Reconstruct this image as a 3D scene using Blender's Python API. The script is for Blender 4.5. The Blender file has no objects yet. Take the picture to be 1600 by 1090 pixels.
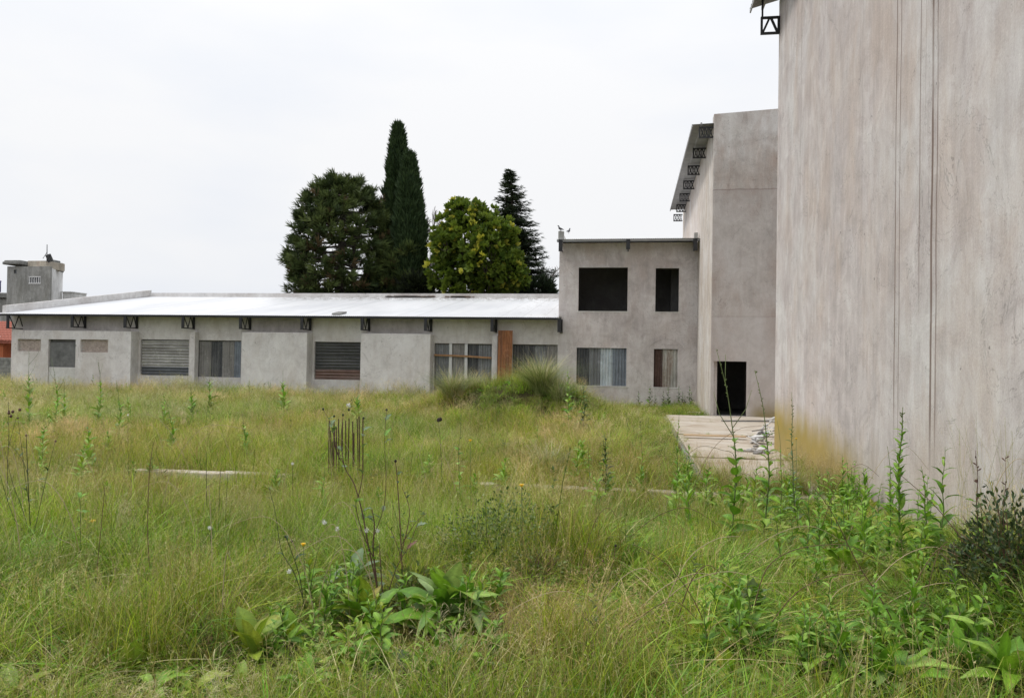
import bpy, math, random
import numpy as np
from mathutils import Vector, Matrix

R_ = math.radians
rng = np.random.default_rng(7)
random.seed(7)
scene = bpy.context.scene
COL = scene.collection

# ------------------------------------------------------------------ camera
EYE = 2.1                      # eye height above the concrete slab (z = 0)
F = 1201.4                     # focal length in photo pixels (1600 wide)
Yc = np.array([186., -17., -F]); Yc /= np.linalg.norm(Yc)
Xc = -np.array([-7750., 105., -F]); Xc /= np.linalg.norm(Xc)
Xc = Xc - Yc * Xc.dot(Yc); Xc /= np.linalg.norm(Xc)
Zc = np.cross(Xc, Yc)
M = np.stack([Xc, Yc, Zc], 1)
CAMP = np.array([0., 0., EYE])
cd = bpy.data.cameras.new('camera')
cam = bpy.data.objects.new('camera', cd); COL.objects.link(cam)
cam.matrix_world = Matrix.Translation((0, 0, EYE)) @ Matrix([list(r) for r in M.T]).to_4x4()
cd.sensor_width = 36.0; cd.lens = F / 1600 * 36
cd.clip_start = 0.05; cd.clip_end = 5000
scene.camera = cam


def ray(px, py): return M.T @ np.array([px - 800., 545. - py, -F])
def at(px, py, Y):
    d = ray(px, py); return CAMP + d * (Y / d[1])
def atX(px, py, X):
    d = ray(px, py); return CAMP + d * (X / d[0])
def atZ(px, py, z):
    d = ray(px, py); return CAMP + d * ((z - EYE) / d[2])


# ------------------------------------------------------------------ world, sun, exposure
SUN_EL, SUN_AZ = R_(56), R_(-99)        # azimuth from +Y towards +X
w = bpy.data.worlds.new('World'); scene.world = w; w.use_nodes = True
nt = w.node_tree; nt.nodes.clear()
N = nt.nodes.new; L = nt.links.new
out = N('ShaderNodeOutputWorld'); bg = N('ShaderNodeBackground')
sky = N('ShaderNodeTexSky'); sky.sky_type = 'NISHITA'; sky.sun_disc = False
sky.sun_elevation = SUN_EL; sky.sun_rotation = SUN_AZ
sky.air_density = 1.0; sky.dust_density = 4.0; sky.ozone_density = 1.0
tc = N('ShaderNodeTexCoord'); sep = N('ShaderNodeSeparateXYZ'); L(tc.outputs['Generated'], sep.inputs[0])
# overcast veil: brighter towards the zenith, faint cloud mottling, mixed over the clear sky
mr = N('ShaderNodeMapRange'); mr.inputs[1].default_value = 0.0; mr.inputs[2].default_value = 1.0
mr.inputs[3].default_value = 9.55; mr.inputs[4].default_value = 15.0
zz_ = N('ShaderNodeMath'); zz_.operation = 'POWER'; zz_.inputs[1].default_value = 2.0; zz_.use_clamp = True
zc_ = N('ShaderNodeMath'); zc_.operation = 'MAXIMUM'; zc_.inputs[1].default_value = 0.0; L(sep.outputs['Z'], zc_.inputs[0]); L(zc_.outputs[0], zz_.inputs[0])
L(zz_.outputs[0], mr.inputs[0])
mp = N('ShaderNodeMapping'); mp.inputs['Scale'].default_value = (1.2, 1.2, 3.2); L(tc.outputs['Generated'], mp.inputs[0])
nz = N('ShaderNodeTexNoise'); nz.inputs['Scale'].default_value = 1.4; nz.inputs['Detail'].default_value = 5
nz.inputs['Roughness'].default_value = 0.5; L(mp.outputs[0], nz.inputs['Vector'])
rp = N('ShaderNodeValToRGB'); L(nz.outputs[0], rp.inputs[0])
rp.color_ramp.elements[0].position = 0.33; rp.color_ramp.elements[0].color = (0.84, 0.885, 0.97, 1)
rp.color_ramp.elements[1].position = 0.6; rp.color_ramp.elements[1].color = (0.98, 0.985, 1.0, 1)
vm = N('ShaderNodeVectorMath'); vm.operation = 'SCALE'; L(rp.outputs[0], vm.inputs[0]); L(mr.outputs[0], vm.inputs['Scale'])
mx = N('ShaderNodeMix'); mx.data_type = 'RGBA'; mx.inputs[0].default_value = 0.96
L(sky.outputs[0], mx.inputs[6]); L(vm.outputs[0], mx.inputs[7])
L(mx.outputs[2], bg.inputs[0]); bg.inputs[1].default_value = 0.1
L(bg.outputs[0], out.inputs[0])

sd = bpy.data.lights.new('sun', 'SUN'); sd.energy = 1.9; sd.angle = R_(12); sd.color = (1.0, 0.95, 0.87)
so = bpy.data.objects.new('sun', sd); COL.objects.link(so)
sdir = Vector((math.sin(SUN_AZ) * math.cos(SUN_EL), math.cos(SUN_AZ) * math.cos(SUN_EL), math.sin(SUN_EL)))
so.rotation_euler = sdir.to_track_quat('Z', 'Y').to_euler(); so.location = (-40, 10, 60)
vs = scene.view_settings
vs.view_transform = 'Standard'; vs.look = 'None'; vs.exposure = 0.0; vs.gamma = 1.0; vs.use_curve_mapping = False
scene.cycles.max_bounces = 8; scene.cycles.diffuse_bounces = 4; scene.cycles.transmission_bounces = 4


# ------------------------------------------------------------------ helpers: objects
def tag(o, label=None, cat=None, group=None, kind=None):
    if label: o['label'] = label
    if cat: o['category'] = cat
    if group: o['group'] = group
    if kind: o['kind'] = kind
    return o

def thing(name, label, cat, loc=(0, 0, 0), group=None):
    o = bpy.data.objects.new(name, None); COL.objects.link(o); o.location = [float(v) for v in loc]
    o.empty_display_size = 0.2
    return tag(o, label, cat, group)

def wloc(o):
    v = np.zeros(3)
    while o is not None:
        v += np.array(o.location); o = o.parent
    return v

def mesh_obj(name, verts, faces, mat, parent=None, smooth=False, colors=None, world=True, link=True):
    """verts in world coordinates when world is True (made local to the parent)"""
    v = np.asarray(verts, float)
    if parent is not None and world: v = v - wloc(parent)
    me = bpy.data.meshes.new(name)
    if isinstance(faces, np.ndarray):
        n, k = faces.shape
        me.vertices.add(len(v)); me.vertices.foreach_set('co', v.astype(np.float32).ravel())
        me.loops.add(n * k); me.loops.foreach_set('vertex_index', faces.astype(np.int32).ravel())
        me.polygons.add(n); me.polygons.foreach_set('loop_start', np.arange(0, n * k, k, dtype=np.int32))
        me.update(calc_edges=True)
    else:
        me.from_pydata([tuple(p) for p in v], [], faces); me.update()
    if smooth: me.polygons.foreach_set('use_smooth', np.ones(len(me.polygons), bool))
    if colors is not None:
        a = me.color_attributes.new('Col', 'FLOAT_COLOR', 'POINT')
        c = np.ones((len(v), 4), np.float32); c[:, :3] = colors; a.data.foreach_set('color', c.ravel())
    if mat: me.materials.append(mat)
    o = bpy.data.objects.new(name, me)
    if link: COL.objects.link(o)
    if parent is not None: o.parent = parent
    return o

def dup(root, loc=None, rotz=None, label=None):
    """copy a thing, its parts and their sub-parts"""
    r = root.copy(); COL.objects.link(r)
    if loc is not None: r.location = loc
    if rotz is not None: r.rotation_euler = (0, 0, rotz)
    if label: r['label'] = label
    for ch in list(root.children):
        c = ch.copy(); COL.objects.link(c); c.parent = r
        for g in list(ch.children):
            d = g.copy(); COL.objects.link(d); d.parent = c
    return r


class MB:
    def __init__(self): self.v = []; self.f = []
    def add(self, vs, fs):
        b = len(self.v); self.v += [tuple(float(c) for c in p) for p in vs]
        self.f += [tuple(b + i for i in q) for q in fs]; return self
    def box(self, x0, x1, y0, y1, z0, z1):
        vs = [(x, y, z) for z in (z0, z1) for y in (y0, y1) for x in (x0, x1)]
        return self.add(vs, [(0, 2, 3, 1), (4, 5, 7, 6), (0, 1, 5, 4), (2, 6, 7, 3), (0, 4, 6, 2), (1, 3, 7, 5)])
    def bar(self, a, b, wx, wy=None, up=(0, 0, 1)):
        wy = wy or wx
        a = Vector([float(c) for c in a]); b = Vector([float(c) for c in b]); d = (b - a).normalized(); u = Vector(up)
        if abs(d.dot(u)) > .98: u = Vector((0, 1, 0))
        s = d.cross(u).normalized() * wx / 2; t = s.cross(d).normalized() * wy / 2
        vs = [p + i * s + j * t for p in (a, b) for i, j in ((-1, -1), (1, -1), (1, 1), (-1, 1))]
        return self.add(vs, [(0, 1, 2, 3), (7, 6, 5, 4), (0, 4, 5, 1), (1, 5, 6, 2), (2, 6, 7, 3), (3, 7, 4, 0)])
    def prism(self, poly, y0, y1, axis='y'):
        n = len(poly)
        if axis == 'y': vs = [(a, y0, b) for a, b in poly] + [(a, y1, b) for a, b in poly]
        elif axis == 'x': vs = [(y0, a, b) for a, b in poly] + [(y1, a, b) for a, b in poly]
        else: vs = [(a, b, y0) for a, b in poly] + [(a, b, y1) for a, b in poly]
        fs = [tuple(range(n)), tuple(range(2 * n - 1, n - 1, -1))]
        fs += [(i, i + n, (i + 1) % n + n, (i + 1) % n) for i in range(n)]
        return self.add(vs, fs)
    def tube(self, pts, rads, k=6, cap=True):
        pts = [np.array(p, float) for p in pts]; b = len(self.v); n = len(pts)
        if np.isscalar(rads): rads = [rads] * n
        u = None
        for i, p in enumerate(pts):
            d = pts[min(i + 1, n - 1)] - pts[max(i - 1, 0)]; d /= np.linalg.norm(d) + 1e-9
            if u is None:
                u = np.cross(d, (0.31, 0.95, 0.1)); u /= np.linalg.norm(u) + 1e-9
            u = u - d * u.dot(d); u /= np.linalg.norm(u) + 1e-9; v = np.cross(d, u)
            for j in range(k):
                t = 2 * math.pi * j / k
                self.v.append(tuple(p + (u * math.cos(t) + v * math.sin(t)) * rads[i]))
        for i in range(n - 1):
            for j in range(k):
                a = b + i * k + j; c = b + i * k + (j + 1) % k
                self.f.append((a, c, c + k, a + k))
        if cap:
            self.f.append(tuple(b + j for j in range(k))[::-1]); self.f.append(tuple(b + (n - 1) * k + j for j in range(k)))
        return self
    def build(self, name, mat, parent=None, smooth=False, world=True, **kw):
        return mesh_obj(name, self.v, self.f, mat, parent, smooth, None, world, **kw)

def bevel(o, wd=0.015, seg=2):
    m = o.modifiers.new('bevel', 'BEVEL'); m.width = wd; m.segments = seg; m.limit_method = 'ANGLE'; m.angle_limit = R_(40)
    return o

# ------------------------------------------------------------------ helpers: materials
def newmat(name):
    m = bpy.data.materials.new(name); m.use_nodes = True; t = m.node_tree; t.nodes.clear()
    o = t.nodes.new('ShaderNodeOutputMaterial'); p = t.nodes.new('ShaderNodeBsdfPrincipled')
    t.links.new(p.outputs[0], o.inputs[0]); return m, t, p, o

def noise(t, vec, scale, detail=4, rough=.55, sc3=None, dist=0.0):
    n = t.nodes.new('ShaderNodeTexNoise'); n.inputs['Scale'].default_value = scale; n.inputs['Detail'].default_value = detail
    n.inputs['Roughness'].default_value = rough; n.inputs['Distortion'].default_value = dist
    if sc3:
        q = t.nodes.new('ShaderNodeMapping'); q.inputs['Scale'].default_value = sc3; t.links.new(vec, q.inputs[0]); vec = q.outputs[0]
    t.links.new(vec, n.inputs['Vector']); return n.outputs[0]

def ramp(t, fac, stops):
    r = t.nodes.new('ShaderNodeValToRGB'); e = r.color_ramp.elements
    while len(e) < len(stops): e.new(0.5)
    for i, (p, c) in enumerate(stops):
        e[i].position = p; e[i].color = (*c, 1) if len(c) == 3 else c
    t.links.new(fac, r.inputs[0]); return r.outputs[0]

def mixc(t, fac, a, b, mode='MIX'):
    m = t.nodes.new('ShaderNodeMix'); m.data_type = 'RGBA'; m.blend_type = mode
    for s, i in ((fac, 0), (a, 6), (b, 7)):
        if isinstance(s, (int, float)): m.inputs[i].default_value = s
        elif isinstance(s, tuple): m.inputs[i].default_value = (*s, 1)
        else: t.links.new(s, m.inputs[i])
    return m.outputs[2]

def mth(t, op, a, b=None, c=None, clamp=False):
    m = t.nodes.new('ShaderNodeMath'); m.operation = op; m.use_clamp = clamp
    for i, s in enumerate((a, b, c)):
        if s is None: continue
        if isinstance(s, (int, float)): m.inputs[i].default_value = s
        else: t.links.new(s, m.inputs[i])
    return m.outputs[0]

def bump(t, p, h, strength=.3, dist=.02):
    b = t.nodes.new('ShaderNodeBump'); b.inputs['Strength'].default_value = strength; b.inputs['Distance'].default_value = dist
    t.links.new(h, b.inputs['Height']); t.links.new(b.outputs[0], p.inputs['Normal'])

def g3(v): return (v, v, v)

def stucco(name, dark, mid, light, horiz=False, streak=.5, extra=None, tint=(0.43, 0.335, 0.27), tintamt=.5):
    """cement render: trowelled blotches, damp streaks running down, fine grain"""
    m, t, p, o = newmat(name)
    pos = t.nodes.new('ShaderNodeNewGeometry').outputs['Position']
    big = noise(t, pos, .42, 5, .6, dist=.5)
    base = ramp(t, big, [(.3, dark), (.5, mid), (.68, light)])
    bl2 = noise(t, pos, 1.7, 6, .65, dist=.8)
    base = mixc(t, .55, base, ramp(t, bl2, [(.34, (.36, .36, .36)), (.5, (.5, .5, .5)), (.66, (.63, .63, .625))]), 'OVERLAY')
    # warm patches
    wm = noise(t, pos, .8, 4, .6, sc3=(1, 1, .45), dist=.4)
    wf = mth(t, 'MULTIPLY', ramp(t, wm, [(.47, g3(0)), (.66, g3(1))]), tintamt)
    base = mixc(t, wf, base, tint)
    # vertical streaks
    st = noise(t, pos, 2.6, 5, .62, sc3=(1, 1, .13), dist=.45)
    sf = ramp(t, st, [(.36, (.33, .325, .32)), (.5, g3(.5)), (.66, (.66, .66, .66))])
    base = mixc(t, streak, base, sf, 'OVERLAY')
    fs = noise(t, pos, 9, 5, .75, sc3=(1, 1, .16), dist=.8)
    base = mixc(t, streak * .8, base, ramp(t, fs, [(.38, (.36, .345, .34)), (.62, (.63, .63, .64))]), 'OVERLAY')
    gr = noise(t, pos, 38, 3, .7)
    base = mixc(t, .22, base, ramp(t, gr, [(.35, g3(.3)), (.65, g3(.7))]), 'OVERLAY')
    tp = noise(t, pos, .95, 3, .5, dist=1.6)
    base = mixc(t, mth(t, 'MULTIPLY', mrange(t, tp, .53, .545), .13), base, tuple(v * .72 for v in mid))
    tp2 = noise(t, pos, 1.35, 4, .55, sc3=(1, 1, .6), dist=1.2)
    base = mixc(t, mth(t, 'MULTIPLY', mrange(t, tp2, .585, .60), .2), base, tuple(min(1, v * 1.18) for v in light))
    ck = noise(t, pos, .7, 6, .62, dist=.9)
    cf = mrange(t, mth(t, 'ABSOLUTE', mth(t, 'SUBTRACT', ck, .47)), .0012, .0035, 1., 0.)
    base = mixc(t, mth(t, 'MULTIPLY', cf, .38), base, (.13, .12, .11))
    # small pits and chips
    pit = noise(t, pos, 5.5, 3, .5)
    pf = ramp(t, pit, [(.25, g3(1)), (.27, g3(0))])
    base = mixc(t, mth(t, 'MULTIPLY', pf, .6), base, (.08, .075, .07))
    if extra: base = extra(t, pos, base)
    t.links.new(base, p.inputs['Base Color']); p.inputs['Roughness'].default_value = .92
    p.inputs['Specular IOR Level'].default_value = .2
    hb = mth(t, 'ADD', mth(t, 'MULTIPLY', bl2, .6), mth(t, 'ADD', mth(t, 'MULTIPLY', gr, .12), mth(t, 'MULTIPLY', st, .3)))
    bump(t, p, hb, .55, .03)
    return m

def sepxyz(t, pos):
    s = t.nodes.new('ShaderNodeSeparateXYZ'); t.links.new(pos, s.inputs[0]); return s.outputs

def band(t, x, c, wdt, soft=.5):
    """1 near x == c, 0 beyond wdt"""
    d = mth(t, 'ABSOLUTE', mth(t, 'SUBTRACT', x, c))
    mrn = t.nodes.new('ShaderNodeMapRange'); mrn.interpolation_type = 'SMOOTHSTEP'
    mrn.inputs[1].default_value = wdt * (1 - soft); mrn.inputs[2].default_value = wdt * (1 + soft)
    mrn.inputs[3].default_value = 1; mrn.inputs[4].default_value = 0
    t.links.new(d, mrn.inputs[0]); return mrn.outputs[0]

def mrange(t, x, a, b, c=0., d=1.):
    mrn = t.nodes.new('ShaderNodeMapRange'); mrn.interpolation_type = 'SMOOTHSTEP'
    for i, vv in enumerate((a, b, c, d)): mrn.inputs[i + 1].default_value = vv
    t.links.new(x, mrn.inputs[0]); return mrn.outputs[0]

XN, YN = 3.45, 19.4          # near hall: wall plane, far corner
XS, YM, YW = 3.02, 30.15, 36.56
YB = YW - .65

def near_extra(t, pos, base):
    x, y, z = sepxyz(t, pos)
    wob = mth(t, 'MULTIPLY', mth(t, 'SUBTRACT', noise(t, pos, .8, 3, .5), .5), .07)
    yy = mth(t, 'ADD', y, wob)
    bro = noise(t, pos, 1.1, 4, .6, sc3=(1, 1, .5))
    for (px, wdt, amt, zlo) in ((1398.5, .016, .75, .8), (1405, .013, .65, .7), (1436, .013, .6, 2.4), (1444, .008, .3, 4.5), (1455.5, .028, .8, .5), (1463, .016, .65, .6), (1249, .03, .25, 5.), (1345, .02, .12, 3.)):
        c = atX(px, 400, XN)[1]
        f = band(t, yy, float(c), wdt, .6)
        f = mth(t, 'MULTIPLY', f, mrange(t, bro, .3, .45, .55, 1.))
        f = mth(t, 'MULTIPLY', f, mrange(t, z, zlo, zlo + 1.2))
        base = mixc(t, mth(t, 'MULTIPLY', f, min(1, amt * 1.25)), base, (.19, .14, .12))
    # algae at the foot of the wall near the far corner
    zz = mth(t, 'ADD', z, mth(t, 'MULTIPLY', mth(t, 'SUBTRACT', noise(t, pos, 1.3, 4, .6, sc3=(1, 1, .4)), .5), .9))
    top = mrange(t, y, 11.5, 19.5, .95, 1.3)
    a = mrange(t, mth(t, 'SUBTRACT', zz, top), -.7, .15, 1., 0.)
    a = mth(t, 'MULTIPLY', a, mrange(t, y, 11.3, 13.6))
    base = mixc(t, mth(t, 'MULTIPLY', a, .97), base, mixc(t, noise(t, pos, 2.2, 3), (.42, .29, .015), (.23, .19, .02)))
    b = mth(t, 'MULTIPLY', mrange(t, zz, .1, 1.3, 1., 0.), .35)
    return mixc(t, b, base, (.38, .31, .24))

def mid_extra(t, pos, base):
    x, y, z = sepxyz(t, pos)
    wob = mth(t, 'MULTIPLY', mth(t, 'SUBTRACT', noise(t, pos, 3, 3, .5), .5), .08)
    jz = float(at(1160, 296, YM)[2])
    f = band(t, mth(t, 'ADD', z, wob), jz, .022, .7)
    base = mixc(t, mth(t, 'MULTIPLY', f, .5), base, (.17, .12, .11))
    j2 = float(at(1160, 495, YM)[2]); f2 = band(t, mth(t, 'ADD', z, mth(t, 'MULTIPLY', wob, 1.8)), j2, .03, .8)
    base = mixc(t, mth(t, 'MULTIPLY', f2, .28), base, (.25, .17, .15))
    base = mixc(t, mrange(t, mth(t, 'ADD', z, wob), j2 + .04, j2 - .04, 0., .3), base, (.58, .555, .55))
    below = mrange(t, z, jz - .05, jz + .05, .35, 0.)
    base = mixc(t, below, base, (.36, .31, .29))
    zz = mth(t, 'ADD', z, mth(t, 'MULTIPLY', noise(t, pos, 1.6, 4, .6), .7))
    a = mth(t, 'MULTIPLY', mrange(t, zz, .4, 1.2, 1., 0.), mrange(t, x, 4.2, 4.9))
    return mixc(t, mth(t, 'MULTIPLY', a, .8), base, (.22, .17, .05))

MAT = {}
MAT['wall_near'] = stucco('render_near_hall', (.475, .43, .425), (.53, .485, .478), (.58, .555, .55), streak=.27, extra=near_extra, tint=(.50, .41, .355), tintamt=.55)
MAT['wall_mid'] = stucco('render_mid_hall', (.41, .38, .355), (.52, .488, .46), (.61, .58, .56), streak=.2, extra=mid_extra, tint=(.40, .315, .27), tintamt=.8)
MAT['wall_side'] = stucco('render_side_wall', (.52, .47, .43), (.60, .55, .515), (.65, .62, .60), streak=.35, tint=(.50, .41, .32), tintamt=.55)
MAT['wall_low'] = stucco('render_low_building', (.58, .55, .54), (.66, .63, .62), (.72, .695, .69), streak=.2, tint=(.50, .44, .395), tintamt=.4)
MAT['wall_eave_shade'] = stucco('render_eave_shade', (.42, .39, .375), (.50, .47, .455), (.57, .54, .53), streak=.2, tint=(.30, .27, .23), tintamt=.4)  # low building's render darkened to stand for shade under the eaves
MAT['wall_two'] = stucco('render_two_storey', (.48, .435, .425), (.57, .525, .515), (.65, .61, .605), streak=.25, tint=(.47, .385, .345), tintamt=.5)
MAT['patch'] = stucco('render_pale_patch', (.52, .50, .48), (.60, .585, .57), (.66, .65, .64), streak=.1, tint=(.44, .39, .36), tintamt=.3)
MAT['house_grey'] = stucco('render_neighbour', (.25, .25, .235), (.31, .31, .295), (.37, .37, .355), streak=.5, tint=(.2, .2, .17), tintamt=.5)
MAT['house_white_lit'] = stucco('render_neighbour_white_lit', (.62, .62, .61), (.74, .74, .73), (.8, .8, .79), streak=.6, tint=(.35, .35, .33), tintamt=.5)  # white render; on the tower it paints in the lit side
MAT['beige'] = stucco('render_beige', (.36, .33, .27), (.43, .39, .32), (.48, .45, .38), streak=.4)
MAT['block'] = stucco('concrete_block', (.16, .16, .15), (.22, .22, .21), (.28, .28, .27), streak=.4)
MAT['orange'] = stucco('orange_paint', (.42, .13, .06), (.5, .16, .075), (.55, .19, .1), streak=.1, tint=(.4, .14, .08), tintamt=.2)
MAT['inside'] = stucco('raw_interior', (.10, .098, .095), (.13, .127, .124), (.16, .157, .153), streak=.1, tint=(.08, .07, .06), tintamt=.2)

def simple(name, c, rough=.6, metal=0., var=.25, scale=6., sc3=None, bmp=.1, spec=.4):
    m, t, p, o = newmat(name)
    tcn = t.nodes.new('ShaderNodeTexCoord').outputs['Object']
    n = noise(t, tcn, scale, 4, .6, sc3=sc3)
    c0 = tuple(v * (1 - var) for v in c); c1 = tuple(min(1, v * (1 + var)) for v in c)
    t.links.new(ramp(t, n, [(.3, c0), (.7, c1)]), p.inputs['Base Color'])
    p.inputs['Roughness'].default_value = rough; p.inputs['Metallic'].default_value = metal
    p.inputs['Specular IOR Level'].default_value = spec
    if bmp: bump(t, p, n, bmp, .01)
    return m

MAT['steel'] = simple('dark_painted_steel', (.022, .022, .025), .55, 0, .4, 9)
MAT['rebar'] = simple('rusty_rebar', (.085, .05, .036), .9, 0, .4, 30)
MAT['soffit'] = simple('galvanised_soffit', (.30, .30, .30), .5, .3, .15, 3)
MAT['wood'] = simple('weathered_batten', (.36, .20, .10), .8, 0, .3, 5, (1, 8, 8))
MAT['plank'] = simple('pale_plank', (.50, .36, .22), .85, 0, .2, 4, (1, 8, 8))
MAT['frame'] = simple('dark_frame', (.20, .19, .18), .8)  # plain dark grey window frames
MAT['brick'] = simple('raw_hollow_brick', (.40, .33, .29), .95, 0, .3, 7)
MAT['mortar'] = simple('mortar', (.42, .39, .36), .95, 0, .2, 8)
MAT['board'] = simple('grey_infill_board', (.15, .15, .15), .9, 0, .35, 3)
MAT['pvc'] = simple('pale_post', (.62, .62, .62), .5, 0, .1)
MAT['tile'] = simple('red_roof_tile', (.34, .11, .075), .8, 0, .25, 5)
MAT['glass'] = simple('dim_glass', (.05, .055, .06), .15, 0, .1, 2, bmp=0, spec=.6)
MAT['white_metal'] = simple('white_window_frame', (.75, .75, .75), .5, 0, .05)
MAT['tank'] = simple('fibre_cement', (.20, .20, .19), .9, 0, .35, 3)
MAT['bird'] = simple('pigeon_feathers', (.10, .10, .11), .8, 0, .3, 20)
MAT['rubble'] = simple('broken_white_sheet', (.62, .62, .62), .8, 0, .2, 4)
MAT['rubble_dark'] = simple('broken_grey_board', (.22, .21, .2), .9, 0, .4, 5)
MAT['blue'] = simple('dark_blue_tank', (.05, .05, .16), .4, 0, .1)

def roofmat():
    m, t, p, o = newmat('galvalume_roof')
    pos = t.nodes.new('ShaderNodeNewGeometry').outputs['Position']
    n = noise(t, pos, .5, 5, .6, sc3=(1, .25, 1)); n2 = noise(t, pos, 4, 4, .7, sc3=(1, .3, 1))
    c = ramp(t, n, [(.3, (.72, .73, .75)), (.6, (.86, .865, .875))])
    c = mixc(t, .25, c, ramp(t, n2, [(.3, g3(.33)), (.7, g3(.62))]), 'OVERLAY')
    x, y, z = sepxyz(t, pos)
    lap = mth(t, 'FRACT', mth(t, 'DIVIDE', x, 1.02)); c = mixc(t, mth(t, 'MULTIPLY', mrange(t, lap, .03, .05, 1., 0.), .35), c, (.45, .45, .45))
    sp = noise(t, pos, 3.5, 4, .7, sc3=(1, .6, 1))
    dirt = mth(t, 'MULTIPLY', mrange(t, y, 44., 47.9), mth(t, 'MULTIPLY', mrange(t, x, -26., -19.), mrange(t, sp, .44, .58)))
    c = mixc(t, mth(t, 'MULTIPLY', dirt, .75), c, (.18, .15, .12))
    rr = mth(t, 'MULTIPLY', mrange(t, x, -8., -4.), mrange(t, sp, .56, .64))
    c = mixc(t, mth(t, 'MULTIPLY', rr, .6), c, (.4, .39, .37))
    t.links.new(c, p.inputs['Base Color']); p.inputs['Metallic'].default_value = .55; p.inputs['Roughness'].default_value = .42
    return m
MAT['roof'] = roofmat()

def sheetmat(name, c, streakc, amt, axis='z', metal=.25, rough=.55):
    m, t, p, o = newmat(name)
    pos = t.nodes.new('ShaderNodeNewGeometry').outputs['Position']
    sc = (1, 1, .08) if axis == 'z' else (.08, 1, 1)
    n = noise(t, pos, 5, 5, .7, sc3=sc); n2 = noise(t, pos, 1.6, 4, .6)
    col = ramp(t, n2, [(.3, tuple(v * .8 for v in c)), (.7, tuple(min(1, v * 1.15) for v in c))])
    col = mixc(t, mth(t, 'MULTIPLY', mrange(t, n, .5 - .1 * amt, .62), amt), col, streakc)
    bl = noise(t, pos, 2.6, 6, .7, dist=1.5)
    col = mixc(t, mth(t, 'MULTIPLY', mrange(t, bl, .55, .62), .28), col, tuple(min(1, v * 1.7 + .05) for v in c)); col = mixc(t, mth(t, 'MULTIPLY', mrange(t, bl, .42, .36), .35), col, tuple(v * .45 for v in c))
    t.links.new(col, p.inputs['Base Color']); p.inputs['Metallic'].default_value = metal; p.inputs['Roughness'].default_value = rough
    return m
MAT['s_grey'] = sheetmat('galvanised_sheet', (.23, .24, .25), (.12, .12, .12), .5)
MAT['s_mid'] = sheetmat('grey_fibre_sheet', (.26, .25, .24), (.14, .13, .12), .5, metal=0, rough=.9)
MAT['s_dark'] = sheetmat('dark_sheet', (.055, .058, .065), (.22, .22, .21), .5, metal=.1)
MAT['s_blue'] = sheetmat('bluish_sheet', (.21, .24, .28), (.12, .13, .15), .5, metal=.2)
MAT['s_pale'] = sheetmat('pale_peeling_sheet', (.46, .52, .56), (.62, .62, .62), .8, metal=.1)
MAT['s_rust'] = sheetmat('rusted_sheet', (.33, .14, .06), (.16, .08, .05), .7, metal=0, rough=.9)
MAT['s_rusty'] = sheetmat('half_rusted_sheet', (.42, .41, .38), (.22, .14, .09), .6, metal=.1)
MAT['s_red'] = sheetmat('dark_red_sheet', (.09, .05, .04), (.05, .035, .03), .6, metal=0, rough=.9)
MAT['s_shut'] = sheetmat('weathered_shutter', (.44, .43, .415), (.19, .18, .17), .7, 'x', .15)
MAT['s_shutd'] = sheetmat('dark_shutter', (.07, .07, .07), (.14, .14, .14), .5, 'x', .1)
MAT['s_shutr'] = sheetmat('reddish_shutter', (.17, .10, .08), (.26, .24, .22), .5, 'x', 0)
MAT['s_shutb'] = sheetmat('blue_grey_shutter', (.13, .14, .155), (.07, .07, .08), .5, 'x', .1)

def slabmat():
    m, t, p, o = newmat('concrete_slab')
    pos = t.nodes.new('ShaderNodeNewGeometry').outputs['Position']
    n = noise(t, pos, .9, 6, .65, dist=.6); n2 = noise(t, pos, 4, 5, .7)
    c = ramp(t, n, [(.3, (.34, .27, .20)), (.5, (.46, .40, .325)), (.7, (.56, .52, .455))])
    c = mixc(t, .5, c, ramp(t, n2, [(.3, g3(.38)), (.7, g3(.62))]), 'OVERLAY')
    t.links.new(c, p.inputs['Base Color']); p.inputs['Roughness'].default_value = .85
    bump(t, p, n2, .4, .02); return m
MAT['slab'] = slabmat()

def soilmat():
    m, t, p, o = newmat('soil_and_thatch')
    pos = t.nodes.new('ShaderNodeNewGeometry').outputs['Position']
    n = noise(t, pos, 1.3, 5, .6); n2 = noise(t, pos, 22, 5, .75)
    c = ramp(t, n, [(.32, (.045, .045, .02)), (.55, (.07, .06, .032)), (.7, (.10, .078, .045))])
    c = mixc(t, .6, c, ramp(t, n2, [(.3, g3(.25)), (.7, g3(.7))]), 'OVERLAY')
    t.links.new(c, p.inputs['Base Color']); p.inputs['Roughness'].default_value = 1; p.inputs['Specular IOR Level'].default_value = .1
    bump(t, p, n2, .8, .05); return m
MAT['soil'] = soilmat()

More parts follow.
